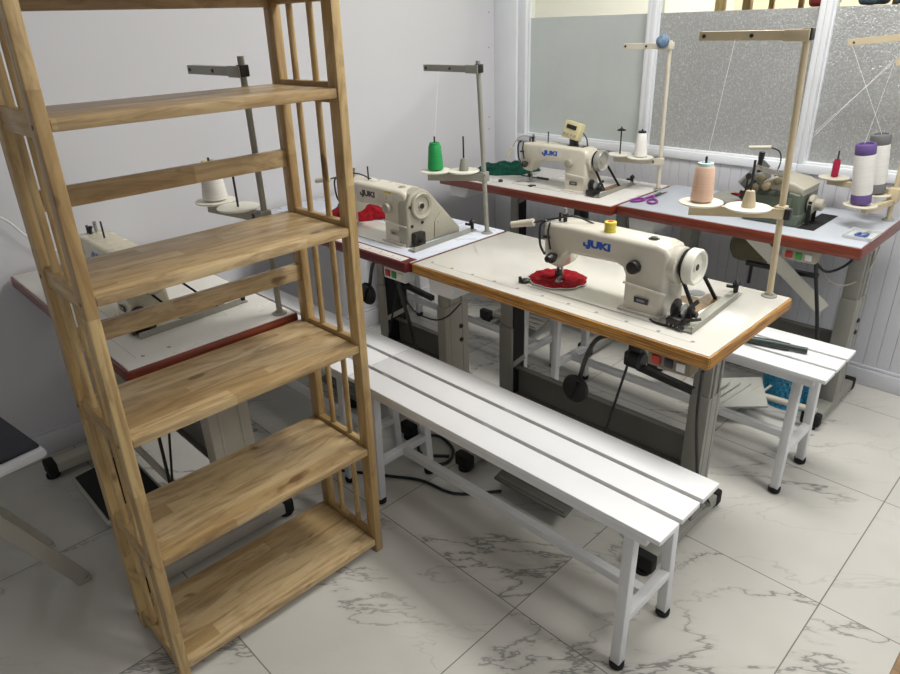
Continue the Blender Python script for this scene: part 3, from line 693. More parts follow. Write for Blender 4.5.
    # name plate and lettering
    one('name_plate', lambda b: box(b, (X(.350), yc-.0632, Z(.034)), (X(.396), yc-.0610, Z(.050)), .001), 'darkink' if not cover else 'greybeige', t)
    text('model_lettering', 'IIIIIIII', .010, 'lightink' if not cover else 'darkink', t, (X(.373), yc-.0634, Z(.042)), FRONT, .0003, 1.2)
    lx = X(.212)
    text('brand_lettering', 'JUKI', .027, ink, t, (lx, yc-.0503, Z(.162)), FRONT, .0006, 1.5, .0017)
    one('lettering_mark', lambda b: prism(b, [(lx-.052, Z(0.1525)), (lx-.036, Z(0.1525)), (lx-.036, Z(0.1570)), (lx-.045, Z(0.1580)), (lx-.046, Z(0.1640)), (lx-.052, Z(0.1640))], 'xz', yc-.0509, yc-.0500), ink, t)
    if panel:
        pb = one('control_panel', lambda b: box(b, (X(0.250), yc-.01, Z(0.228)), (X(0.350), yc+.035, Z(0.305)), .006, Matrix.Translation((X(0.300), yc, Z(0.263))) @ Matrix.Rotation(math.radians(-14), 4, 'X') @ Matrix.Rotation(math.radians(10), 4, 'Y') @ Matrix.Translation((-X(0.300), -yc, -Z(0.263)))), 'pale_yellow', t)
        mt = Matrix.Translation((X(0.300), yc, Z(0.263))) @ Matrix.Rotation(math.radians(-14), 4, 'X') @ Matrix.Rotation(math.radians(10), 4, 'Y') @ Matrix.Translation((-X(0.300), -yc, -Z(0.263)))
        one('display', lambda b: box(b, (X(0.270), yc-.0125, Z(0.271)), (X(0.332), yc-.009, Z(0.289)), 0, mt), 'black', pb)
        one('panel_buttons', lambda b: [box(b, (X(.263+.022*k), yc-.0125, Z(0.241)), (X(.277+.022*k), yc-.009, Z(0.251)), 0, mt) for k in range(4)], 'greybeige', pb)
        one('panel_stand', lambda b: (box(b, (X(0.295), yc-.01, Z(0.195)), (X(0.325), yc+.03, Z(0.233)), .003), box(b, (X(0.285), yc-.015, Z(0.193)), (X(0.385), yc+.035, Z(0.199)), .001), tube(b, [(X(0.335), yc+.03, Z(0.263)), (X(0.370), yc+.03, Z(0.233)), (X(0.380), yc+.03, Z(0.195))], .003)), 'iron', t)
    return t
machine(-1.184, 1.580, 'ivory', 'ivory sewing machine with a yellow bobbin on its arm on the orange edged table', 'blueink', yellow_bobbin=True, us=.925)
machine(-2.200, 1.575, 'cream', 'cream sewing machine with a grey beige belt cover on the bluish topped table', 'darkink', cover=True)
machine(-2.143, 2.622, 'cream', 'cream sewing machine with a small display box on top by the window', 'blueink', panel=True, us=.885, lever='hang')
TH = .737
machine(-2.305, .628, 'old_ivory', 'ivory sewing machine behind the wooden shelf', 'blueink', lever=False)
TH = .762

# ------------------------------------------------------------------ thread stands
def disc(b, x, y, z, r=.058):
    turned(b, (x, y, z), 'z', [(.012, -.006), (r-.004, -.003), (r, .0), (r, .003), (r-.006, .004), (.016, .0025), (0, .0025)], 34)
def stand(base, top, brz, m, label, plates, arm, armz, pin, plate_m='plate', lean=0):
    x, y = base
    t = thing('thread_stand', (x, y, TH), label, 'thread stand', 'thread stands on the sewing tables')
    one('post', lambda b: rod(b, (x, y, TH+.001), (x+lean, y, top), .0085, 16), m, t)
    one('base_flange', lambda b: turned(b, (x, y, TH), 'z', [(.021, 0), (.021, .003), (.012, .006), (.012, .010)], 22), 'standgrey', t)
    bx_ = x; x = bx_+lean*(armz-TH)/(top-TH)
    one('top_cap', lambda b: box(b, (x-.010, y-.012, armz-.012), (x+.014, y+.012, armz+.016), .002), 'black' if m != 'standcream' else m, t)
    ax0, ax1 = arm
    def ar(b):
        box(b, (ax0, y-.013, armz-.011), (x-.008, y-.0105, armz+.011)); box(b, (ax0, y-.013, armz+.009), (x-.008, y+.010, armz+.0115), .001, seg=1)
        box(b, (x-.05, y-.016, armz-.014), (x+.010, y-.010, armz+.014), .002)
    a_ = one('guide_arm', ar, m, t)
    for u in (.05, .52, .92): one('arm_screw', lambda b: turned(b, (ax0+(x-ax0)*u, y-.0135, armz), 'y', [(.005, -.002), (.005, .001)], 12), 'iron', a_)
    x = bx_+lean*(brz-TH)/(top-TH)
    pts = plates
    d = (Vector((pts[-1][0], pts[-1][1], 0))-Vector((x, y, 0)))
    e = Vector((x, y, 0))+d*1.12
    one('spool_bracket', lambda b: (bar(b, (x+.012, y-.012, brz), (e.x, e.y-.012, brz), .004, .026), bar(b, (x+.012, y-.002, brz+.011), (e.x, e.y-.002, brz+.011), .024, .003), box(b, (x-.016, y-.016, brz-.018), (x+.012, y+.016, brz+.018), .003)), m, t)
    one('clamp_screw', lambda b: turned(b, (x-.028, y-.016, brz), 'y', [(.008, -.006), (.008, 0)], 14), 'black', t)
    if x > -1.2: one('clamp_knob', lambda b: box(b, (x+.012, y-.016, brz-.016), (x+.028, y+.004, brz+.014), .002), 'black', t)
    for k, (px, py) in enumerate(pts):
        p_ = one('spool_plate', lambda b: disc(b, px, py, brz+.020), plate_m, t)
        one('spindle', lambda b: rod(b, (px, py, brz+.012), (px, py, brz+.145), .0032), 'iron' if k in pin or m == 'standgrey' else 'black', p_)
        if top < 1.40 and m == 'standcream' and k == 1: one('spindle_cap', lambda b: turned(b, (px, py, brz+.128), 'z', [(.024, 0), (.016, .006), (.004, .010), (0, .010)], 6), 'black', p_)
        if k in pin:
            one('cone_holder', lambda b: turned(b, (px, py, brz+.0235), 'z', [(.018, 0), (.018, .006), (.011, .042), (.005, .044), (0, .044)], 20), m, p_)
    return t
Z1, Z2, Z3, Z5 = 1.003, .975, .889, 1.028
st1 = stand((-.637, 1.874), 1.452, Z1, 'standbeige', 'beige thread stand on the right corner of the orange edged table', [(-.703, 1.792), (-.824, 1.770)], (-.930, 0), 1.44, (0,), lean=-.022)
st2 = stand((-1.683, 1.831), 1.372, Z2, 'standgrey', 'grey thread stand holding the green cone beside the bluish topped table', [(-1.757, 1.788), (-1.845, 1.727)], (-1.985, 0), 1.345, (0,), lean=-.035)
stand((-1.536, 2.840), 1.395, Z3, 'standcream', 'cream thread stand with the blue ball on top by the window', [(-1.610, 2.785), (-1.726, 2.80)], (-1.765, 0), 1.372, (), lean=-.010)
TH = .737
st5 = stand((-1.662, .902), 1.438, Z5, 'standgrey', 'grey thread stand seen through the wooden shelf on the left table', [(-1.742, .868), (-1.866, .864)], (-1.945, 0), 1.402, ())
TH = .762
def stand4():
    x, y = -.613, 2.909
    t = thing('thread_stand', (x, y, TH), 'beige thread stand with purple and grey ended cones at the right picture edge', 'thread stand', 'thread stands on the sewing tables')
    one('post', lambda b: rod(b, (x, y, TH+.001), (x, y, 1.45), .0085, 16), 'standbeige', t)
    one('base_flange', lambda b: turned(b, (x, y, TH), 'z', [(.021, 0), (.021, .003), (.012, .008)], 20), 'standgrey', t)
    for z, xa in ((1.40, -.872), (1.335, -.706)):
        a_ = one('guide_arm', lambda b: (bar(b, (xa, y-.008, z-.02), (x, y-.008, z+.005), .012, .022), box(b, (x-.016, y-.016, z-.014), (x+.016, y+.016, z+.02), .002)), 'standbeige', t)
        one('arm_screw', lambda b: turned(b, (xa+.02, y-.016, z-.02), 'y', [(.004, 0), (.004, .004)], 10), 'iron', a_)
    one('spool_bracket', lambda b: (bar(b, (x, y, .868), (-.86, 2.955, .868), .02, .02), bar(b, (x, y, .833), (-.655, 2.72, .829), .02, .02), box(b, (x-.018, y-.018, .83), (x+.018, y+.018, .885), .003)), 'standbeige', t)
    for px, py, pz in ((-.676, 2.742, .842), (-.672, 2.885, .856), (-.842, 2.955, .885)):
        p_ = one('spool_plate', lambda b: disc(b, px, py, pz, .056), 'standcream', t)
        one('spindle', lambda b: rod(b, (px, py, pz-.012), (px, py, pz+(.105 if px < -.8 else .12)), .003), 'iron', p_)
    return t
st4 = stand4()
one_ball = one('pincushion', lambda b: bmesh.ops.create_uvsphere(b, u_segments=28, v_segments=18, radius=.027, matrix=Matrix.Translation((-1.560, 2.800, 1.392))), 'blueball', None, (-1.560, 2.800, 1.367))
tag(one_ball, 'blue grey knitted pincushion ball stuck on the cream thread stand', 'pincushion')

# ------------------------------------------------------------------ cones and spools
def cone(name, x, y, z, r0, r1, h, m, label, cap=None, capm=None, tubes=None):
    t = thing(name, (x, y, z), label, 'thread cone', 'thread cones and spools on the stands')
    if tubes:
        one('thread_winding', lambda b: turned(b, (x, y, z), 'z', [(r0, .035), (r0+.001, .045), (r1+.001, h-.045), (r1, h-.035)], 36), m, t)
        for lo, hi in ((0, .037), (h-.037, h)):
            one('tube_end', lambda b: turned(b, (x, y, z), 'z', [(r0*.72, lo), (r0-.001, lo), (r0+.0005, lo+.004), (r0+.0005, hi-.004), (r0-.001, hi), (r0*.72, hi), (r0*.70, hi-.01), (r0*.70, lo+.01), (r0*.72, lo)], 34) if False else lathe(b, [(0, lo), (r0-.001, lo), (r0+.0005, lo+.004), (r0+.0005, hi-.004), (r0-.002, hi), (r0*.74, hi), (r0*.72, hi-.006), (0, hi-.008)], 34, Matrix.Translation((x, y, z))), tubes, t)
    else:
        one('thread_winding', lambda b: turned(b, (x, y, z), 'z', [(.0045, 0), (r0*.8, 0), (r0, .004), (r0, .012), (r1, h-.006), (r1*.82, h), (.0045, h), (.0045, 0)], 34, ), m, t)
        if capm: one('cone_core', lambda b: turned(b, (x, y, z), 'z', [(r1*.86, h-.002), (r1*.80, h+.007), (r1*.5, h+.008), (r1*.4, h+.002), (0, h+.002)], 24), capm, t)
    return t
TILT = Matrix.Rotation(-.13, 3, Vector((-.72, .69, 0))).to_euler()      # the big cones lean on their spindles
def strand(c, *pts): one('thread_strand', lambda b: tube(b, pts, .0006, 5, False), 'thread', c)
strand(st1, (-.824, 1.770, 1.135), (-.83, 1.86, 1.432), (-.70, 1.87, 1.44)); strand(st2, (-1.845, 1.727, 1.098), (-1.90, 1.815, 1.338))
strand(st4, (-.70, 2.72, 1.062), (-.71, 2.90, 1.318), (-.98, 2.68, .95)); strand(st4, (-.69, 2.87, 1.075), (-.86, 2.90, 1.375)); strand(st4, (-.715, 2.90, 1.322), (-.97, 2.66, .93))
c_ = cone('thread_cone', -.824, 1.770, Z1+.0245, .0295, .0255, .097, 'peach', 'peach thread cone on the beige stand of the orange edged table', capm='aqua')
c_ = cone('thread_cone', -1.845, 1.727, Z2+.0245, .0290, .0235, .092, 'green', 'bright green thread cone on the grey stand', capm='green')
c_ = cone('thread_cone', -1.610, 2.785, Z3+.0245, .030, .021, .105, 'white_thread', 'white thread cone on the cream stand by the window', capm='black')
c_ = cone('thread_cone', -1.866, .864, Z5+.0245, .035, .026, .105, 'white_thread', 'white thread cone seen through the wooden shelf', capm='pale_yellow')
c_ = cone('thread_cone', -.676, 2.742, .8515, .033, .033, .212, 'white_thread', 'big white thread cone with purple ends at the right', tubes='purple'); c_.rotation_euler = TILT
c_ = cone('thread_cone', -.672, 2.885, .8655, .033, .033, .213, 'white_thread', 'big white thread cone with dark grey ends behind the purple ended one', tubes='tubegrey'); c_.rotation_euler = TILT
c_ = cone('thread_spool', -.842, 2.955, .8895, .013, .013, .06, 'crimson', 'small crimson thread spool on the right stand', capm='crimson')

# ------------------------------------------------------------------ overlock machine
def overlock():
    z = TH; x, y = -.96, 2.69
    t = thing('overlock_machine', (x, y, z), 'grey green overlock sewing machine with a beige top on the grey table by the window', 'sewing machine')
    one('machine_base', lambda b: (box(b, (-1.075, 2.60, z+.001), (-.865, 2.80, z+.045), .008), prism(b, [(-1.04, z+.04), (-.868, z+.03), (-.872, z+.118), (-.905, z+.125), (-1.03, z+.118)], 'xz', 2.605, 2.79, .010)), 'green_grey', t)
    one('top_cover', lambda b: prism(b, [(-1.03, z+.118), (-.872, z+.110), (-.864, z+.140), (-.90, z+.158), (-.98, z+.172), (-1.02, z+.150)], 'xz', 2.615, 2.78, .014), 'greybeige', t)
    one('front_door', lambda b: box(b, (-1.03, 2.597, z+.02), (-.90, 2.604, z+.105), .003), 'green_grey', t)
    one('cloth_plate', lambda b: (box(b, (-1.255, 2.63, z+.034), (-1.035, 2.80, z+.052), .008), box(b, (-1.21, 2.66, z+.001), (-1.08, 2.78, z+.036), .004)), 'leg_grey', t)
    hd = one('looper_head', lambda b: (box(b, (-1.080, 2.625, z+.055), (-1.035, 2.74, z+.175), .008), bar(b, (-1.105, 2.635, z+.12), (-1.045, 2.69, z+.205), .022, .034), box(b, (-1.10, 2.63, z+.035), (-1.05, 2.70, z+.06), .004), turned(b, (-1.06, 2.618, z+.09), 'y', [(.017, -.008), (.017, 0)], 16)), 'head_grey', t)
    one('needle_lever', lambda b: (rod(b, (-1.06, 2.655, z+.14), (-1.055, 2.655, z+.225), .009), rod(b, (-1.055, 2.655, z+.225), (-1.053, 2.655, z+.25), .011)), 'black', hd)
    one('looper_arm', lambda b: (rod(b, (-1.09, 2.635, z+.05), (-1.080, 2.64, z+.17), .006), bar(b, (-1.09, 2.615, z+.075), (-1.05, 2.62, z+.15), .014, .018), turned(b, (-1.07, 2.612, z+.165), 'y', [(.012, -.008), (.012, 0)], 16), bar(b, (-1.10, 2.62, z+.10), (-1.03, 2.615, z+.075), .010, .012)), 'iron', hd)
    for k, (xx, zz) in enumerate(((-1.015, .168), (-.992, .140), (-.955, .165), (-.925, .135), (-1.03, .135))):
        one('tension_knob', lambda b: turned(b, (xx, 2.608, z+zz), 'y', [(.006, -.036), (.013, -.032), (.014, -.014), (.010, -.012), (.013, -.008), (.010, 0)], 18), 'khaki' if k % 2 else 'motor', t)
    one('thread_guide', lambda b: (bar(b, (-1.045, 2.60, z+.205), (-.93, 2.605, z+.180), .006, .016), tube(b, [(-1.04, 2.60, z+.20), (-1.05, 2.59, z+.16), (-1.04, 2.585, z+.11)], .003)), 'steel', t)
    hw = one('handwheel', lambda b: turned(b, (-.865, 2.69, z+.075), 'x', [(.030, 0), (.034, .004), (.034, .018), (.028, .022), (.022, .023), (.022, .045), (.018, .050), (0, .050)], 26), 'greybeige', t)
    for ya, yb_, za in ((2.66, 2.655, .09), (2.725, 2.725, .07)): one('drive_belt', lambda b: bar(b, (-.852, ya, z+za), (-.852, yb_, z+.002), .012, .006, (0, 1, 0)), 'rubber', t)
    one('belt_pit_shade', lambda b: box(b, (-.865, 2.60, z+.0003), (-.805, 2.86, z+.0015)), 'rubber', t)  # flat black patch on the tabletop carries the shade of the belt hole
    lv = one('lamp_arm', lambda b: tube(b, [(-1.02, 2.72, z+.14), (-1.005, 2.72, z+.205), (-1.015, 2.72, z+.245), (-1.05, 2.72, z+.258)], .0028), 'iron', t)
    lg = one('lamp_grip', lambda b: rod(b, (-1.048, 2.72, z+.258), (-1.125, 2.70, z+.254), .008, 14, .0065), 'standcream', lv)
    t.location.x += .035; t.location.y -= .005
overlock()

# ------------------------------------------------------------------ cloth, tools and small things on the tables
def crumple(name, cx, cy, z, rx, ry, h, m, label, cat, seed, folds=5, n=30, rot=0, flat=.55):
    random.seed(seed); ph = [random.uniform(0, 6.28) for _ in range(8)]
    b = BM(); top = []; 
    def hh(u, v, r):
        w = 1-r**3
        s = .5+.5*math.sin(folds*u*2.2+ph[0]+1.3*math.sin(v*4+ph[1]))*.6+.25*math.sin(v*folds*1.7+ph[2]+u*2)+.15*math.sin((u+v)*11+ph[3])
        return max(.003, h*w*(flat+(1-flat)*s)) if r < .995 else 0
    rings = 9; V = []
    for i in range(rings+1):
        r = i/rings; row = []
        for k in range(n if i else 1):
            a = 2*PI*k/n; e = 1+.13*math.sin(3*a+ph[4])+.08*math.sin(7*a+ph[5])+.04*math.sin(13*a+ph[6])
            u, v = r*math.cos(a), r*math.sin(a)
            X_, Y_ = u*rx*e, v*ry*e
            row.append(b.verts.new((cx+X_*math.cos(rot)-Y_*math.sin(rot), cy+X_*math.sin(rot)+Y_*math.cos(rot), z+.001+hh(u, v, r))))
        V.append(row)
    bot = b.verts.new((cx, cy, z+.0005))
    for k in range(n): b.faces.new((V[0][0], V[1][k], V[1][(k+1) % n]))
    for i in range(1, rings):
        for k in range(n): b.faces.new((V[i][k], V[i+1][k], V[i+1][(k+1) % n], V[i][(k+1) % n]))
    for k in range(n): b.faces.new((V[rings][(k+1) % n], V[rings][k], bot))
    bmesh.ops.subdivide_edges(b, edges=[], cuts=1)
    o = obj(name, b, m, None, (cx, cy, z), 60); return tag(o, label, cat)
crumple('fabric_piece', -2.275, 1.665, TH+.003, .15, .085, .055, 'redcloth', 'crumpled red cloth under the needle on the bluish topped table', 'cloth', 4, 6, rot=.5)
crumple('fabric_piece', -2.375, 2.745, TH, .18, .10, .055, 'greencloth', 'crumpled dark green cloth beside the window sewing machine', 'cloth', 9, 6, rot=.75)
def round_piece():
    b = BM(); cx, cy, z = -1.167, 1.590, TH+.005; n = 56; V = []
    for i in range(9):
        r = i/8*.092; row = []
        for k in range(n if i else 1):
            a = 2*PI*k/n; e = 1+.03*math.sin(9*a)+.018*math.sin(17*a+1)
            hgt = .005+.004*math.sin(a*5+i*.9)+.004*math.sin(a*9-i*1.3)*(i/8)
            row.append(b.verts.new((cx+r*e*math.cos(a), cy+r*e*.92*math.sin(a), z+max(.001, hgt if i < 8 else .001))))
        V.append(row)
    bot = b.verts.new((cx, cy, z-.0005))
    for k in range(n): b.faces.new((V[0][0], V[1][k], V[1][(k+1) % n])); b.faces.new((V[8][(k+1) % n], V[8][k], bot))
    for i in range(1, 8):
        for k in range(n): b.faces.new((V[i][k], V[i+1][k], V[i+1][(k+1) % n], V[i][(k+1) % n]))
    o = obj('fabric_piece', b, 'redcloth', None, (cx, cy, z), 60)
    tag(o, 'round red gathered cloth under the needle on the orange edged table', 'cloth')
    e_ = BM(); pts = []
    for k in range(n+1):
        a = 2*PI*k/n; e = 1.0+.03*math.sin(9*a)+.018*math.sin(17*a+1); pts.append((cx+.093*e*math.cos(a), cy+.0855*e*math.sin(a), z+.002))
    tube(e_, pts, .0016, 5, False); obj('white_hem', e_, 'white_thread', o)
round_piece()
o = one('edge_guide', lambda b: (turned(b, (-1.235, 1.512, TH), 'z', [(.014, 0), (.014, .008), (.008, .012), (0, .012)], 16), bar(b, (-1.24, 1.52, TH+.008), (-1.205, 1.535, TH+.006), .008, .004), rod(b, (-1.243, 1.50, TH+.002), (-1.243, 1.50, TH+.02), .005)), 'black', None, (-1.235, 1.512, TH))
tag(o, 'small black edge guide lying beside the round red cloth', 'sewing tool')
o = one('bobbin_case', lambda b: (turned(b, (-2.045, 2.545, TH), 'z', [(.013, 0), (.013, .006), (.008, .008), (0, .008)], 16), bar(b, (-2.06, 2.535, TH+.003), (-2.03, 2.56, TH+.005), .006, .005)), 'iron', None, (-2.045, 2.545, TH))
tag(o, 'small dark bobbin case lying right of the needle on the window table', 'bobbin case')
o = one('bobbin_case', lambda b: turned(b, (-2.235, 2.535, TH), 'z', [(.011, 0), (.012, .003), (.010, .010), (0, .010)], 16), 'black', None, (-2.235, 2.535, TH))
tag(o, 'small black bobbin lying left of the needle on the window table', 'bobbin')
o = one('screwdriver', lambda b: (rod(b, (-2.235, 2.70, TH+.006), (-2.13, 2.70, TH+.004), .003), rod(b, (-2.13, 2.70, TH+.006), (-2.06, 2.70, TH+.006), .006)), 'black', None, (-2.15, 2.70, TH))
o.location.y -= .005
tag(o, 'thin black screwdriver lying behind the needle on the window table', 'screwdriver')
o = one('hook_tool', lambda b: tube(b, [(-.80, 1.505, TH+.003), (-.785, 1.498, TH+.003), (-.755, 1.498, TH+.003), (-.742, 1.51, TH+.003)], .0035), 'black', None, (-.77, 1.50, TH))
tag(o, 'small curved black hook lying in front of the ivory machine', 'sewing tool')
def scissors():
    t = thing('scissors', (-1.485, 2.70, TH), 'scissors with purple handles lying on the grey table', 'scissors')
    z = TH+.005
    def ring(b, cx, cy, rx, ry, rot):
        pts = []
        for k in range(17):
            a = 2*PI*k/16; u, v = rx*math.cos(a), ry*math.sin(a); pts.append((cx+u*math.cos(rot)-v*math.sin(rot), cy+u*math.sin(rot)+v*math.cos(rot), z))
        tube(b, pts, .0048, 8, False)
    def h1(b): ring(b, -1.497, 2.600, .020, .036, -.30); rod(b, (-1.487, 2.634, z), (-1.482, 2.705, z), .005)
    def h2(b): ring(b, -1.435, 2.615, .020, .036, .45); rod(b, (-1.452, 2.647, z), (-1.478, 2.705, z+.002), .005)
    one('handle', h1, 'magenta', t); one('handle', h2, 'magenta', t)
    one('blade', lambda b: prism(b, [(-1.488, 2.69), (-1.474, 2.69), (-1.474, 2.75), (-1.497, 2.80)], 'xy', z-.002, z), 'iron', t)
    one('blade', lambda b: prism(b, [(-1.485, 2.69), (-1.470, 2.69), (-1.469, 2.805), (-1.483, 2.76)], 'xy', z, z+.002), 'iron', t)
    one('pivot_screw', lambda b: turned(b, (-1.480, 2.712, z-.002), 'z', [(.006, 0), (.006, .006), (0, .007)], 12), 'iron', t)
scissors()
def snips():
    tr = one('small_tray', lambda b: (box(b, (-.668, 2.575, TH+.0005), (-.575, 2.69, TH+.003), .001), box(b, (-.668, 2.575, TH+.003), (-.665, 2.69, TH+.012)), box(b, (-.578, 2.575, TH+.003), (-.575, 2.69, TH+.012)), box(b, (-.668, 2.575, TH+.003), (-.575, 2.578, TH+.012)), box(b, (-.668, 2.687, TH+.003), (-.575, 2.69, TH+.012))), 'clear', None, (-.62, 2.63, TH))
    tag(tr, 'small cloudy plastic tray on the right end of the grey table', 'tray')
    t = thing('thread_snips', (-.62, 2.62, TH+.003), 'blue thread snips lying in the small plastic tray', 'snips')
    z = TH+.008
    for s in (-1, 1):
        one('handle', lambda b: tube(b, [(-.622, 2.590, z), (-.622+s*.014, 2.61, z), (-.617+s*.012, 2.64, z)], .005), 'bluegrip', t)
        one('blade', lambda b: prism(b, [(-.619+s*.012, 2.638), (-.612+s*.009, 2.64), (-.606+s*.003, 2.68), (-.609+s*.006, 2.68)], 'xy', z-.001+s*.001, z+.001+s*.001), 'steel', t)
snips()
o = one('red_tag', lambda b: bar(b, (-1.15, 2.755, TH+.055), (-1.085, 2.72, TH+.062), .022, .004), 'redcloth', None, (-1.12, 2.74, TH+.052))
tag(o, 'small red scrap of cloth on the overlock plate', 'cloth')
o = one('cap_plug', lambda b: turned(b, (-.800, 1.765, TH), 'z', [(.024, 0), (.024, .0015), (.018, .0022), (0, .0022)], 26), 'gmark', None, (-.80, 1.765, TH))
tag(o, 'round grey plug set in the table top behind the ivory machine', 'plug')
o = one('hole_liner', lambda b: turned(b, (-.792, 1.700, TH), 'z', [(.034, 0), (.034, .001), (0, .001)], 28), 'dark_wood', None, (-.79, 1.70, TH))
tag(o, 'round brown hole liner in the table top behind the ivory machine', 'liner')

# ------------------------------------------------------------------ white slatted benches
def make_bench(x1, y0, label):
    L, W, H = 1.112, .277, .475
    x0 = x1-L
    t = thing('bench', (x1, y0, 0), label, 'bench', 'white slatted benches')
    sw = .0835
    for k in range(3):
        ya = y0+k*(sw+.0135)
        one('seat_slat', lambda b: box(b, (x0, ya, H-.014), (x1, ya+sw, H), .002), 'bench', t)
    def fr(b):
        for ya in (y0+.006, y0+W-.031): box(b, (x0+.04, ya, H-.040), (x1-.035, ya+.025, H-.0145), .002)
        for xa in (x0+.055, x0+.5, x1-.085-.03): box(b, (xa, y0+.008, H-.0385), (xa+.03, y0+W-.008, H-.0142), .002)
    one('seat_frame', fr, 'benchleg', t)
    for lx in (x0+.085, x1-.085):
        for s, yf, yt in ((0, y0+.024, y0+.036), (1, y0+W-.024, y0+W-.046)):
            lg = one('leg', lambda b: bar(b, (lx, yf, .018), (lx, yt, H-.02), .028, .028, (0, 1, 0), .003), 'benchleg', t)
            one('foot_cap', lambda b: turned(b, (lx, yf, 0), 'z', [(.014, 0), (.0185, .004), (.0195, .012), (.019, .022), (.010, .024)], 18), 'rubber', lg)
        one('side_stretcher', lambda b: box(b, (lx-.013, y0+.04, .150), (lx+.013, y0+W-.04, .176), .002), 'benchleg', t)
    one('long_stretcher', lambda b: box(b, (x0+.085, y0+W/2-.013, .1495), (x1-.085, y0+W/2+.013, .1755), .002), 'benchleg', t)
    return t
B1 = make_bench(-.494, 1.075, 'white slatted bench in front of the orange edged table')
dup(B1, (-.494-1.116, 1.075, 0), 'white slatted bench behind the wooden shelf, in front of the bluish topped table')
dup(B1, (-.484, 2.035, 0), 'white slatted bench with a dark stick on it, in front of the grey table')
dup(B1, (-.484-1.116, 2.035, 0), 'white slatted bench under the red edged table with the green cloth')

def stick():
    t = thing('stick', (-.75, 2.15, .475), 'dark green grey stick with a narrower end lying on the bench by the window', 'stick')
    z = .475+.013
    a, b_, c, d = Vector((-1.02, 2.083, z)), Vector((-.70, 2.158, z)), Vector((-.645, 2.170, z)), Vector((-.592, 2.181, z))
    one('shaft', lambda b: rod(b, a, b_, .0125, 16, .0135), 'pole', t)
    one('grip', lambda b: (rod(b, b_, c, .0145, 16, .013), rod(b, c, d, .009, 16, .010)), 'pole', t)
    one('tip', lambda b: rod(b, a, a+(a-b_)*.1, .005, 12), 'black', t)
stick()

# ------------------------------------------------------------------ folding stool at the left, wooden stool at the right edge
def folding_stool():
    t = thing('folding_stool', (-2.12, .08, 0), 'folding stool with a navy seat and white legs at the left picture edge', 'stool')
    H = .47
    one('seat_frame', lambda b: box(b, (-2.33, -.16, H-.035), (-1.905, .262, H-.006), .012), 'trim', t)
    one('seat_pad', lambda b: box(b, (-2.322, -.152, H-.006), (-1.925, .254, H+.004), .008, seg=3), 'navy', t)
    for x in (-1.892, -2.13):
        for yt, yf in ((.035, .236), (.005, -.19)):
            lg = one('leg', lambda b: bar(b, (x, yt, H-.03), (x, yf, .012), .024, .042, (0, 1, .4), .004), 'leg_beige', t)
            one('foot_cap', lambda b: box(b, (x-.012, yf-.020, 0), (x+.012, yf+.020, .012), .003), 'leg_beige', lg)
    one('stretcher', lambda b: rod(b, (-1.892, .12, .26), (-2.13, .12, .26), .008), 'leg_beige', t)
    t.rotation_euler.z = .14; t.location.y -= .022; t.location.x += .015
folding_stool()
def wood_stool():
    t = thing('wooden_stool', (.13, .95, 0), 'brown wooden stool just showing at the lower right picture corner', 'stool')
    x0, x1, y0, y1, H = -.056, .27, .80, 1.135, .47
    for x in (x0, x1-.04):
        for y in (y0, y1-.04): one('leg', lambda b: box(b, (x, y, 0), (x+.04, y+.04, H-.025), .003), 'dark_wood', t)
    one('seat', lambda b: box(b, (x0, y0, H-.025), (x1, y1, H), .005), 'dark_wood', t)
    for y in (y0+.01, y1-.03): one('stretcher', lambda b: box(b, (x0+.035, y, .15), (x1-.035, y+.02, .18), .002), 'dark_wood', t)
wood_stool()

# ------------------------------------------------------------------ blue basket, cords, plug
def basket():
    cx, cy = -.775, 2.70; b = BM(); n, rows = 28, 9; H, r0, r1 = .203, .088, .106
    V = [[b.verts.new((cx+(r0+(r1-r0)*i/rows)*math.cos(2*PI*(k+.5*(i % 2))/n), cy+(r0+(r1-r0)*i/rows)*math.sin(2*PI*(k+.5*(i % 2))/n), .004+H*i/rows)) for k in range(n)] for i in range(rows+1)]
    for i in range(rows):
        for k in range(n):
            j = (k+1) % n
            if i % 2 == 0: b.faces.new((V[i][k], V[i][j], V[i+1][k])); b.faces.new((V[i][j], V[i+1][j], V[i+1][k]))
            else: b.faces.new((V[i][k], V[i][j], V[i+1][j])); b.faces.new((V[i][k], V[i+1][j], V[i+1][k]))
    o = obj('waste_basket', b, 'mesh_blue', None, (cx, cy, 0), 180)
    w = o.modifiers.new('lattice', 'WIREFRAME'); w.thickness = .0105; w.use_replace = True; w.use_even_offset = False
    tag(o, 'blue plastic lattice waste basket under the grey table', 'basket')
    one('basket_base', lambda q: turned(q, (cx, cy, 0), 'z', [(r0+.002, 0), (r0+.002, .008), (0, .008)], 30), 'mesh_blue', o)
    one('basket_rim', lambda q: lathe(q, [(r1-.003, H), (r1+.005, H), (r1+.005, H+.010), (r1-.003, H+.010), (r1-.003, H)], 36, Matrix.Translation((cx, cy, 0)), False), 'mesh_blue', o)
basket()
def cord(pts, r, label, m='black', name='power_cord'):
    o = one(name, lambda b: tube(b, pts, r), m, None, pts[0]); tag(o, label, 'cord'); return o
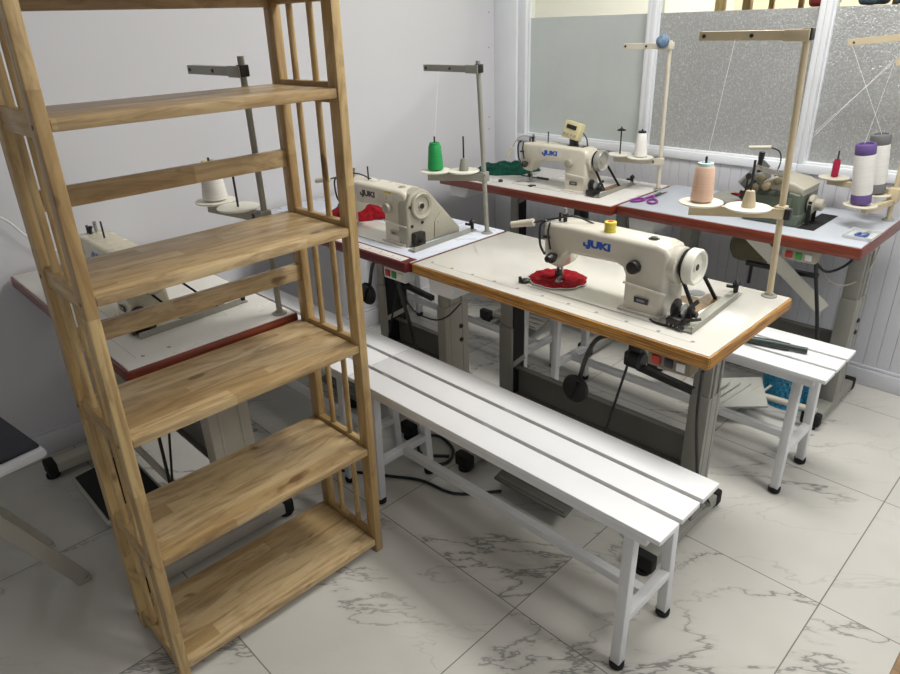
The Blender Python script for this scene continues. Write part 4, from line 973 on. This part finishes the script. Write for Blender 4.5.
cord([(-2.05, .98, .006), (-1.85, 1.06, .006), (-1.62, 1.20, .006), (-1.50, 1.27, .006), (-1.36, 1.30, .006), (-1.25, 1.42, .006)], .0055, 'thin black cord running across the floor under the front bench')
cord([(-1.710, 1.42, .008), (-1.670, 1.36, .007), (-1.580, 1.34, .007), (-1.510, 1.40, .007), (-1.550, 1.48, .008), (-1.650, 1.50, .014), (-1.690, 1.44, .018), (-1.610, 1.37, .018), (-1.520, 1.43, .018)], .0065, 'coiled thick black cable on the floor under the orange edged table')
cord([(WX+.025, .20, 1.10), (WX+.030, .33, 1.02), (WX+.032, .47, .945), (WX+.036, .53, .865), (WX+.04, .60, .80), (WX+.085, .68, .737+.004)], .004, 'thin white cord hanging on the left wall above the table', 'cable_white', 'wall_cord')

# ------------------------------------------------------------------ light
def area(name, loc, rot, sx, sy, power, c):
    l = bpy.data.lights.new(name, 'AREA'); l.shape = 'RECTANGLE'; l.size = sx; l.size_y = sy; l.energy = power; l.color = c
    o = bpy.data.objects.new(name, l); col.objects.link(o); o.location = loc; o.rotation_euler = rot; return o
area('ceiling_lamp_light', (-.7, 2.1, ZC-.055), (0, 0, 0), 1.15, .46, 34, (1, .985, .95))
area('ceiling_lamp_light', (1.2, 1.6, ZC-.055), (0, 0, 0), 1.15, .46, 26, (1, .985, .95))
area('far_lamp_light', (-.3, 5.4, ZC-.055), (0, 0, 0), 1.15, .14, 42, (1, .93, .82))
area('far_lamp_light', (-2.0, 5.4, ZC-.055), (0, 0, 0), 1.15, .14, 42, (1, .93, .82))
area('opening_fill_light', (X1+.3, .6, 1.4), (0, math.radians(90), 0), 2.0, 3.4, 4, (.95, .98, 1))  # unseen soft fill added outside the assumed opening
w = bpy.data.worlds.new('daylight'); scene.world = w; w.use_nodes = True
w.node_tree.nodes['Background'].inputs[0].default_value = (.80, .88, 1, 1); w.node_tree.nodes['Background'].inputs[1].default_value = .25

scene.view_settings.view_transform = 'Standard'; scene.view_settings.look = 'None'
scene.view_settings.gamma = 1; scene.view_settings.use_curve_mapping = False; scene.view_settings.exposure = 0.2
scene.cycles.use_denoising = True
scene.cycles.max_bounces = 8
